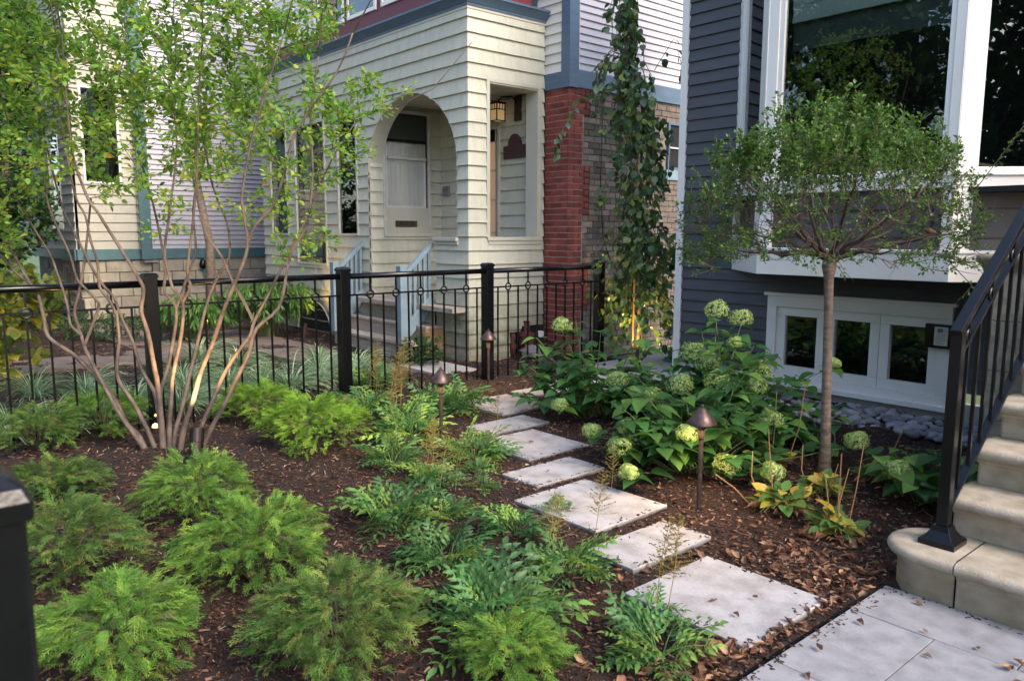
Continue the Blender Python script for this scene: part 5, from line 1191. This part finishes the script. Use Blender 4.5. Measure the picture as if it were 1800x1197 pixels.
# street trees and houses over the road: seen in the window reflections
for i, (x, y, lab) in enumerate(((-9.5, -8.5, 'big dark street tree mirrored in the bay window'), (-15, -7.0, 'street tree mirrored at the left of the bay window'), (-5.0, -11.5, 'street tree behind the camera, mirrored low in the window'), (-13, -13, 'tallest street tree, mirrored at the top of the bay window'))):
    blob_tree('street_tree', lab, 'tree', (x, y, -.1), 8, [(0, 0, 4.2, 2.6, 2.0, 2.0), (1, .5, 6.6, 2.4, 2, 2.0), (-1, 0, 8.2, 2.2, 2, 1.8)], 440, 13, (.2, .32), L_DKTREE, r0=.2, group='trees across the street')
blob_tree('golden_tree', 'golden-leaved tree mirrored as yellow flecks in the bay window', 'tree', (-12.2, -5.4, -.1), 4, [(0, 0, 3.2, 1.2, 1.0, 1.2), (.6, 0, 4.4, .9, .8, .9)], 160, 12, (.1, .18), L_SERVY, r0=.1)
blob_tree('side_tree', 'dark tree mirrored in the narrow right side of the bay', 'tree', (11.5, 2.2, -.1), 7, [(0, 0, 3.4, 2.0, 2.6, 1.8), (0, .3, 6, 2, 2.8, 2)], 700, 14, (.16, .28), L_DKTREE, r0=.2)
rw = thing('row_house', 'plain brick row house across the street, seen only in reflections', 'house', (-12, -19, 0))
MB().box(-34, -26, -.1, 14, -19, 5.0).build('wall', M_TAN, rw)
for i in range(12):
    for z in (1.2,): MB().box(-32+i*3.8, -19.02, z, -30.8+i*3.8, -18.98, z+1.8).build('window', M_DARK, rw)

# ================================================================== HYDRANGEAS
HF = [(-4.01,5.87,0.88,0.10),(-3.86,6.02,0.81,0.09),(-4.96,4.89,0.73,0.08),(-3.82,5.26,0.58,0.10),(-3.82,5.87,0.61,0.06),(-3.66,5.27,0.52,0.10),(-3.33,5.48,0.47,0.09),(-3.22,5.28,0.39,0.07),(-3.37,4.97,0.45,0.09),(-3.55,4.76,0.42,0.09),(-3.58,4.41,0.37,0.09),(-4.13,4.70,0.38,0.08),(-2.77,4.72,0.31,0.07),(-3.39,3.98,0.25,0.07),(-3.28,3.95,0.21,0.08),(-3.29,3.78,0.17,0.07),(-3.69,3.94,0.17,0.06),(-2.98,3.51,0.13,0.05),(-2.82,3.86,0.34,0.055),(-2.65,4.04,0.15,0.07),(-2.44,4.21,0.12,0.06),(-4.41,4.33,0.18,0.06),(-2.28,4.96,0.21,0.07),(-1.84,4.53,0.20,0.07),(-3.13,4.12,0.22,0.05),(-3.05,6.13,0.50,0.05)]
FLOR = ([(-.5, -.5, 0), (0, -.15, .1), (.5, -.5, 0), (.15, 0, .1), (.5, .5, 0), (0, .15, .1), (-.5, .5, 0), (-.15, 0, .1), (0, 0, .02)],
        [(0, 1, 8, 7), (1, 2, 3, 8), (3, 4, 5, 8), (5, 6, 7, 8)])
HS = [('hydrangea_shrub', 'large hydrangea nearest the path lamp, with lime flower heads', (-3.1, 4.35), .74, .68, 430),
      ('hydrangea_shrub', 'hydrangea reaching toward the fence end with bright layered leaves', (-4.55, 4.95), .74, .66, 370),
      ('hydrangea_shrub', 'tall back hydrangea against the charcoal wall, flower heads on top', (-3.75, 5.55), .75, .80, 380),
      ('hydrangea_shrub', 'small hydrangea beside the black stair post', (-1.75, 4.80), .38, .42, 110),
      ('hydrangea_shrub', 'sparse hydrangea shoots behind the lollipop tree trunk', (-2.75, 5.35), .40, .36, 50)]
fl_of = {i: [] for i in range(5)}
for f_ in HF:
    d2 = [math.hypot(f_[0]-h_[2][0], f_[1]-h_[2][1])/h_[3] for h_ in HS]; fl_of[int(np.argmin(d2))].append(f_)
for i, (nm, lab, (hx, hy), hr, hh, nl) in enumerate(HS):
    t = thing(nm, lab, 'hydrangea', (hx, hy, 0), 'hydrangeas by the charcoal house')
    mb = MB(); lv_p = []; lv_d = []; lv_s = []; lv_u = []
    def stem(e, nleaf, r=.005):
        e = np.array(e); b0 = np.array([hx+(e[0]-hx)*.25+random.gauss(0, .05), hy+(e[1]-hy)*.25+random.gauss(0, .05), -.03]); m_ = b0*.45+e*.55+np.array([0, 0, .10*e[2]])
        q = [b0, (b0+m_)/2+[0, 0, .02], m_, (m_+e)/2+[0, 0, .015], e]; mb.tube(q, [r*1.3, r*1.2, r, r*.8, r*.6], 5, cap=False)
        q = np.array(q); a = random.uniform(0, 6.28)
        for k in range(nleaf):
            t_ = 4*(1-.17*(k//2)-.03); t_ = max(1.2, t_); ii = min(3, int(t_)); p = q[ii]*(1-(t_-ii))+q[ii+1]*(t_-ii)
            aa = a+(k//2)*1.57+(k % 2)*3.14+random.gauss(0, .25); out = np.array([math.cos(aa), math.sin(aa), random.uniform(.0, .35)])
            lv_p.append(p+out*.035); lv_d.append(out+np.array([0, 0, -.15])); lv_s.append(random.uniform(.085, .165)*(1 if k > 1 else .8)); lv_u.append([random.gauss(0, .15), random.gauss(0, .15), 1])
    k = 0; fl = fl_of[i]
    for (x, y, z, r) in fl: stem((x, y, z-r*.6), 6); k += 6
    while k < nl:
        a = random.uniform(0, 6.28); rr_ = hr*math.sqrt(random.random()); z = hh*(1-.45*(rr_/hr)**2)*random.uniform(.3, 1.05)
        stem((hx+math.cos(a)*rr_, hy+math.sin(a)*rr_, z), 8, .004); k += 8
    if i == 1:
        for a, b, c in ((-4.75, 4.85, .80), (-4.5, 4.9, .72), (-5.15, 4.75, .62), (-4.3, 5.1, .66), (-5.0, 4.9, .55), (-4.35, 5.4, .62), (-5.3, 4.85, .42)): stem((a, b, c), 8)
    mb.build('stems', L_GSTEM, t, smooth=True, stuff=True)
    M4 = frames(np.array(lv_p), np.array(lv_d), np.array(lv_u), np.array(lv_s))
    foliage(t, 'hydrangea_leaf', HEART, M4, L_HYD)
    for (x, y, z, r) in fl:
        r *= 1.18; n = 380; ds = norm(np.random.normal(0, 1, (n, 3))); ds[:, 2] = np.where(ds[:, 2] < -.6, -ds[:, 2], ds[:, 2]); rad = r*np.random.uniform(.78, 1.0, n)*(1+.12*np.sin(ds[:, 0]*5+z*30))
        pos = np.array([x, y, z])+ds*rad[:, None]*[1, 1, .82]; tang = np.cross(ds, np.random.normal(0, 1, (n, 3)))
        merged('flower_head', FLOR, frames(pos, tang, ds+np.random.normal(0, .25, (n, 3)), np.random.uniform(.018, .026, n)), L_FLOW, t, False, False)

# ================================================================== THREADLEAF CYPRESS
def spray(seed):
    rr = random.Random(seed); mb = MB()
    def thread(p, d, l, w):
        p = Vector(p); d = Vector(d).normalized(); s = d.cross(Vector((0, 0, 1)));
        if s.length < .05: s = Vector((1, 0, 0))
        s.normalize(); s = (s+Vector((0, 0, rr.uniform(-.6, .6)))).normalized()
        m_ = p+d*l*.55+Vector((0, 0, .0)); e = p+d*l+Vector((0, 0, -.12*l)); w *= 1.25; mb.add([p-s*w*.7, p+s*w*.7, m_+s*w*.9, m_-s*w*.9, e], [(0, 1, 2, 3), (3, 2, 4)]); return m_, e
    n = 9
    for i in range(n):
        t = i/n; p = Vector((rr.gauss(0, .015), t, .10*math.sin(t*2)-.22*t*t))
        thread(p, (rr.gauss(0, .1), 1, -.15-.3*t), .2, .011)
        for sd in (-1, 1):
            l = .42*(1-t*.55)*rr.uniform(.7, 1.2); d = Vector((sd*rr.uniform(.55, 1.0), rr.uniform(.5, .9), rr.uniform(-.35, .25)))
            m_, e = thread(p, d, l, .0095)
            for _ in range(2): thread(p+d.normalized()*l*rr.uniform(.25, .6), (d.x*.4+rr.gauss(0, .4), 1, rr.uniform(-.4, .3)), l*.55, .008)
    return mb.v, mb.f
M_DEADT = mat_('dead_cypress_tip', (.20, .15, .07), (.12, .085, .04), rough=.85)
SPR = [spray(s) for s in (1, 2, 3, 4)]
CY = [(-6.24,0.99,0.32,0.31,L_CYPD,'dark threadleaf cypress mound left of the tree, against the fence'),(-6.53,1.48,0.35,0.32,L_CYPM,'threadleaf cypress mound behind the stems, between tree and fence'),
 (-6.20,2.60,0.38,0.33,L_CYP,'bright cypress mound right of the tree, nearest the fence'),(-5.12,2.54,0.42,0.38,L_CYP,'brightest lime-green cypress mound right of the tree'),
 (-5.15,0.88,0.28,0.24,L_CYPD,'small dull cypress mound at the left edge behind the black post'),(-3.80,0.68,0.33,0.36,L_CYPD,'dark cypress mound at left beside the big black post'),
 (-4.22,1.38,0.32,0.33,L_CYPM,'cypress mound just below the bullet spotlight'),(-3.33,1.34,0.37,0.36,L_CYPM,'full green cypress mound in the left middle foreground'),
 (-2.94,0.67,0.31,0.30,L_CYPM,'cypress mound at the bottom left corner'),(-2.43,1.28,0.33,0.31,L_CYPD,'wide dark cypress mound at the bottom centre'),(-1.94,1.69,0.20,0.20,L_CYPM,'small cypress shoot at the bottom edge, right of the wide dark mound')]
for i, (x, y, r, h, lm, lab) in enumerate(CY):
    r *= 1.07; h *= 1.14
    t = thing('threadleaf_cypress', lab, 'shrub', (x, y, 0), 'threadleaf cypress mounds'); z0 = float(bed_h(np.array(x), np.array(y)))
    n = int(620*(r/.33)**1.7)
    a = np.random.rand(n)*6.283; v = np.random.rand(n)**.8; rr_ = r*np.sqrt(v)*.80*(1+.13*np.sin(a*3+i)+.09*np.sin(a*5+i*2))
    hh = h*np.sqrt(np.maximum(.03, 1-(rr_/(r*1.02))**2))*(1+.15*np.sin(a*4+i*1.7+rr_*9))*np.where(np.random.rand(n) < .4, np.random.uniform(.35, 1, n), 1)
    pos = np.stack([x+np.cos(a)*rr_, y+np.sin(a)*rr_, z0+hh*.80], 1)
    d = np.stack([np.cos(a), np.sin(a), np.zeros(n)], 1)*(.35+.9*(rr_/r)[:, None])+np.random.normal(0, .28, (n, 3))+np.array([0, 0, .55])*(1-(rr_/r)[:, None]*1.15)
    u = np.stack([np.cos(a)*.2, np.sin(a)*.2, np.ones(n)], 1)+np.random.normal(0, .25, (n, 3))
    s = np.random.uniform(.055, .105, n); pos = pos-norm(d)*s[:, None]*.3
    M4 = frames(pos, d, u, s)
    for k in range(4): merged('thread_foliage', SPR[k], M4[k::4], lm, t)
    merged('dead_threads', SPR[0], M4[::45], M_DEADT, t)
    mb = MB()
    for k in range(26):
        aa = random.uniform(0, 6.28); q = random.uniform(.3, .8)*r; mb.tube([(x, y, z0-.02), (x+math.cos(aa)*q*.5, y+math.sin(aa)*q*.5, z0+h*.45), (x+math.cos(aa)*q, y+math.sin(aa)*q, z0+h*.62*(1-(q/r)**2*.4))], [.005, .0035, .002], 4, cap=False)
    mb.build('branches', M_TWIG, t, stuff=True)

# ================================================================== ASTILBES
def comp_leaf(seed):
    rr = random.Random(seed); mb = MB(); SV, SF = SERR
    def put(p, d, s, zt=0):
        d = Vector(d).normalized(); x = d.cross(Vector((0, 0, 1))).normalized(); z = x.cross(d); z = (z+x*rr.gauss(0, .25)).normalized(); x = d.cross(z).normalized()
        mb.add([Vector(p)+x*v[0]*s+d*v[1]*s+z*v[2]*s for v in SV], SF)
    def at(t): return Vector((rr.gauss(0, .005), t, .34*t-.62*t*t))
    mb.tube([at(0), at(.3), at(.6), at(.98)], [.012, .010, .008, .004], 4, cap=False)
    for t in (.36, .52, .68, .84):
        for sd in (-1, 1):
            p = at(t); l = .36*(1.2-t); d = Vector((sd, .55, -.05)); e = p+d.normalized()*l
            mb.tube([p, e], [.005, .003], 3, cap=False); put(e, d+Vector((0, .3, -.25)), .155*(1.25-t*.4)*rr.uniform(.8, 1.15))
            for f_ in ((.45, .8) if t < .6 else (.6,)):
                for s2 in (-1, 1): put(p+(e-p)*f_, Vector((sd*.6+.2*s2, s2*1.0, -.15)), .12*(1.25-t*.4)*rr.uniform(.75, 1.2))
    put(at(.98), (0, 1, -.5), .17)
    for sd in (-1, 1): put(at(.93), (sd, .6, -.3), .13)
    return mb.v, mb.f
CL = [comp_leaf(s) for s in (5, 6, 7, 8)]
def plume_proto(seed):
    rr = random.Random(seed); mb = MB()
    mb.tube([(0, 0, 0), (rr.gauss(0, .02), rr.gauss(0, .02), .5), (0, 0, 1)], [.005, .004, .002], 4, cap=False)
    for k in range(34):
        t = .42+.58*k/34; l = .36*(1.10-t)*rr.uniform(.5, 1.25)+.03; a = k*2.4+rr.gauss(0, .3); d = Vector((math.cos(a), math.sin(a), rr.uniform(.1, .7))).normalized(); p = Vector((0, 0, t))
        e = p+d*l; mb.tube([p, p+d*l*.5+Vector((0, 0, -.01)), e], [.0022, .002, .001], 3, cap=False)
        for j in range(8):
            q = p+d*l*(j+1)/8; s = rr.uniform(.009, .018); v = Vector((rr.gauss(0, 1), rr.gauss(0, 1), rr.gauss(0, 1))).normalized(); w = v.orthogonal().normalized()
            mb.add([q-v*s, q+w*s*.8, q+v*s*1.4, q-w*s*.8], [(0, 1, 2, 3)])
    return mb.v, mb.f
PLM = [plume_proto(s) for s in (1, 2, 3)]
AS = [(-3.48,2.16,0.27,0.33,'astilbe clump with yellowing inner leaves, middle of the bed'),(-2.91,2.12,0.27,0.27,'low astilbe clump right of the yellowing one'),(-2.30,1.87,0.32,0.31,'largest foreground astilbe clump at the bottom centre'),
 (-1.70,2.21,0.22,0.22,'astilbe clump at the lower edge of the nearest stone'),(-2.95,2.58,0.20,0.2,'astilbe beside the stained square stone'),(-2.43,2.46,0.22,0.24,'astilbe between the stained square stone and the narrow one'),
 (-3.08,3.00,0.10,0.16,'small astilbe sprig overhanging the stained square stone'),(-4.92,3.22,0.31,0.28,'astilbe clump left of the middle path lamp'),(-6.90,4.10,0.26,0.34,'astilbe clump behind the fence beside a post'),
 (-5.51,4.04,0.34,0.32,'fern-like astilbe right behind the middle path lamp'),(-5.94,3.43,0.30,0.32,'astilbe clump in front of the third fence post'),(-4.24,3.31,0.28,0.20,'astilbe spreading toward the narrow fourth stone'),
 (-3.66,2.92,0.12,0.14,'tiny astilbe at the left corner of a square stone'),(-4.47,2.79,0.25,0.20,'astilbe in front of the middle path lamp foot'),(-3.99,2.78,0.22,0.14,'thin astilbe with dry plumes in the middle of the mulch'),
 (-3.40,2.45,0.18,0.16,'low astilbe behind the yellowing clump'),(-4.0,3.15,0.14,0.12,'tiny astilbe between lamp and stones'),(-1.95,2.47,0.09,0.22,'thin astilbe shoots over the near edge of the largest stone'),(-5.3,3.45,0.3,0.26,'astilbe between the third fence post and the middle lamp')]
pls = [(-5.89,3.77,-5.97,3.81,0.56),(-5.60,3.55,-5.70,3.57,.50),(-6.05,3.60,-6.12,3.62,.42),(-5.78,3.70,-5.9,3.69,0.48),(-5.24,3.27,-5.33,3.29,0.45),(-3.80,2.62,-3.82,2.68,0.37),(-3.76,2.67,-3.75,2.75,0.33),(-3.7,2.75,-3.72,2.82,.30),(-2.64,2.51,-2.72,2.56,0.25),(-2.60,2.80,-2.70,2.86,0.30),(-1.92,2.46,-1.98,2.54,0.33),(-1.86,2.44,-1.88,2.54,0.36),(-6.90,4.10,-6.95,4.14,0.42),(-6.7,3.95,-6.75,3.99,.40),(-4.57,3.79,-4.61,3.81,0.28),(-3.02,3.40,-3.08,3.41,0.27),(-2.5,2.42,-2.56,2.46,.30),(-4.3,2.95,-4.36,3.02,.26)]
roots = []
for i, (x, y, r, h, lab) in enumerate(AS):
    t = thing('astilbe', lab, 'astilbe plant', (x, y, 0), 'astilbe clumps'); roots.append(t); z0 = float(bed_h(np.array(x), np.array(y)))
    n = int(10+r*76); P = []; D = []; S_ = []
    for k in range(n):
        a = random.uniform(0, 6.28); L_ = random.uniform(.6, 1.1)*math.hypot(r, h*.6)*.9; el = random.uniform(.15, 1.05)
        off = random.uniform(0, .25)*r
        P.append((x+math.cos(a)*off, y+math.sin(a)*off, z0+.0)); D.append((math.cos(a)*math.cos(el), math.sin(a)*math.cos(el), math.sin(el))); S_.append(L_)
    M4 = frames(np.array(P), np.array(D), np.array([[0, 0, 1.0]]*n)+np.random.normal(0, .2, (n, 3)), np.array(S_))
    for k in range(4): scatter_objs('compound_leaf', proto_mesh('compound_leaf_%s' % 'abcd'[k], CL[k], L_AST), M4[k::4], t)
for k, (x0, y0, x1, y1, z1) in enumerate(pls):
    i = int(np.argmin([math.hypot(x0-a[0], y0-a[1]) for a in AS])); v = np.array([x1-x0, y1-y0, z1+.04]); l = np.linalg.norm(v)*1.08
    f_ = frames(np.array([[x0, y0, -.03]]), np.array([[1.0, .2, 0]]), v[None], np.array([l]))
    # plume grows along its own z
    scatter_objs('flower_plume', proto_mesh('plume_%s' % 'abc'[k % 3], PLM[k % 3], L_PLUME), f_, roots[i])

# ================================================================== GRASSES
GR = [(-7.00,0.93,0.26),(-6.90,1.18,0.27),(-7.19,1.57,0.29),(-7.32,1.90,0.28),(-8.27,1.73,0.33),(-7.63,2.48,0.33),(-7.65,2.87,0.34),(-7.43,3.13,0.31),(-7.25,3.35,0.34),(-7.62,3.85,0.34),(-7.53,4.21,0.28),(-9.57,3.26,0.38),(-8.87,3.47,0.30),(-8.58,1.35,0.27),(-8.50,4.3,0.28),(-7.89,4.5,0.23),(-7.1,2.25,.28),(-8.2,2.6,.33)]
gl_ = ['by the left end of the fence', 'just right of the leftmost grass tuft', 'behind the bars left of the second post', 'at the foot of the post behind the stems', 'in the second row behind the tree stems', 'between the tree stems and the bright cypress', 'in the middle of the fence panel right of the stems', 'right of the middle of that panel', 'close to the third post, left side', 'tallest, immediately left of the third post', 'right of the third post before the stairs', 'far back by the narrow-leaved shrub', 'far back in the middle of the mulch', 'half hidden near the yellow shrub', 'back row near the garden path', 'small, beside the garden path end', 'between the second post and the middle of the panel', 'second row behind the panel middle']
for i, (x, y, r) in enumerate(GR):
    t = thing('variegated_grass', 'white-striped arching grass tuft '+gl_[i], 'grass', (x, y, 0), 'variegated grass tufts'); n = 200
    a = np.random.rand(n)*6.283; L_ = np.random.uniform(.7, 1.25, n)*(r+.16); el = np.random.uniform(.45, 1.45, n); V = []; Fc = []; rn = []
    seg = 6
    for k in range(n):
        d = np.array([math.cos(a[k]), math.sin(a[k])]); s_ = np.array([-d[1], d[0]]); e = el[k]; p = np.array([x+d[0]*random.random()*.07, y+d[1]*random.random()*.07, -.03]); w = random.uniform(.0032, .0055); b0 = len(V); q = random.random()
        for j in range(seg+1):
            ww = w*(1-(j/seg)**2.2)+.0003; V.append((p[0]-s_[0]*ww, p[1]-s_[1]*ww, p[2])); V.append((p[0]+s_[0]*ww, p[1]+s_[1]*ww, p[2]+.002)); rn += [q, q]
            st = L_[k]/seg; p = p+np.array([d[0]*math.cos(e)*st, d[1]*math.cos(e)*st, math.sin(e)*st]); e -= 1.9/seg*random.uniform(.7, 1.2)
            if p[2] < -.02: p[2] = -.02
        for j in range(seg): Fc.append((b0+2*j, b0+2*j+1, b0+2*j+3, b0+2*j+2))
    Fc = np.array(Fc); np_mesh('blades', np.array(V), Fc.ravel(), np.arange(len(Fc))*4, np.full(len(Fc), 4), np.array(rn), L_GRASS, t)

# ================================================================== HOSTAS (going yellow) with dry stalks
HO = [(-2.24,4.00,0.20,'variegated hosta left of the lollipop tree, dry stalks'),(-2.18,4.37,0.15,'wilting hosta at the foot of the lollipop tree trunk'),(-1.86,3.85,0.17,'nearest hosta with brown collapsed leaves by the rounded step end'),(-2.79,4.75,0.17,'hosta behind the lollipop tree, left side'),(-2.10,4.91,0.14,'small hosta right of the lollipop tree trunk')]
stalk_l = [[(-2.33, 4.0, .44, -.02), (-2.42, 3.95, .30, .0), (-2.12, 4.02, .26, .1), (-2.5, 3.9, .14, -.1)], [(-2.15, 4.4, .2, .02), (-2.3, 4.3, .3, 0)], [(-1.78, 3.9, .50, .02), (-1.86, 3.88, .42, .0), (-1.9, 3.85, .30, -.02), (-1.83, 3.83, .36, .03)], [(-2.75, 4.75, .5, 0), (-2.6, 4.8, .55, .02)], [(-2.05, 4.95, .35, .05)]]
for i, (x, y, r, lab) in enumerate(HO):
    t = thing('hosta', lab, 'hosta plant', (x, y, 0), 'hostas around the lollipop tree'); n = 38; r *= 1.15
    a = np.random.rand(n)*6.283; el = np.random.uniform(.1, 1.0, n); off = np.random.rand(n)*r*.6
    P = np.stack([x+np.cos(a)*off, y+np.sin(a)*off, .02+np.random.rand(n)*.10*(1-off/r)], 1); D = np.stack([np.cos(a)*np.cos(el), np.sin(a)*np.cos(el), np.sin(el)-.25], 1)
    M4 = frames(P, D, np.array([[0, 0, 1.]]*n)+np.random.normal(0, .3, (n, 3)), np.random.uniform(.06, .115, n)); M4[:, :3, 0] *= .75
    scatter_objs('leaf', proto_mesh('hosta_leaf', ROUNDL, L_HOST), M4, t)
    m2_ = 10; a = np.random.rand(m2_)*6.283; P = np.stack([x+np.cos(a)*r*.5, y+np.sin(a)*r*.5, np.full(m2_, .02)], 1)
    scatter_objs('withered_leaf', proto_mesh('dl1', curl(1.4, -.6), M_DEADL), frames(P, np.stack([np.cos(a), np.sin(a), -.1*np.ones(m2_)], 1), np.array([[0, 0, 1.]]*m2_)+np.random.normal(0, .5, (m2_, 3)), np.random.uniform(.06, .11, m2_)), t)
    mb = MB()
    for k in range(30):
        aa = random.uniform(0, 6.28); mb.tube([(x, y, -.03), (x+math.cos(aa)*r*.3, y+math.sin(aa)*r*.3, .06), (x+math.cos(aa)*r*random.uniform(.5, .9), y+math.sin(aa)*r*random.uniform(.5, .9), random.uniform(.0, .1))], .0022, 3, cap=False)
    mb.build('leaf_stalks', L_GSTEM, t, stuff=True)
    for (sx, sy, sh_, ln) in stalk_l[i]:
        q = [(x+(sx-x)*.6, y+(sy-y)*.6, -.03), (sx, sy, sh_*.5), (sx+ln, sy+ln*.5, sh_)]; MB().tube(q, [.0042, .0035, .003], 5).build('dry_stalk', L_STALK, t)
# thin drip hose near the pebbles
tag(MB().tube([(-2.35, 5.2, -.0), (-2.1, 5.12, .0), (-1.9, 5.05, -.005), (-1.7, 4.98, -.02)], .008, 8).build('drip_hose', M_BLACK, smooth=True), 'thin dark drip hose lying on the mulch near the pebbles', 'hose')
hs_ = MB()
for k in range(4): hs_.torus((-5.75+k*.01, 7.75+.02*k, .03+k*.022), (0, 0, 1), .24-k*.012, .011, 28, 6)
tag(hs_.build('garden_hose', M_TEAL, smooth=True), 'coiled teal garden hose on the concrete walk between the houses', 'hose')
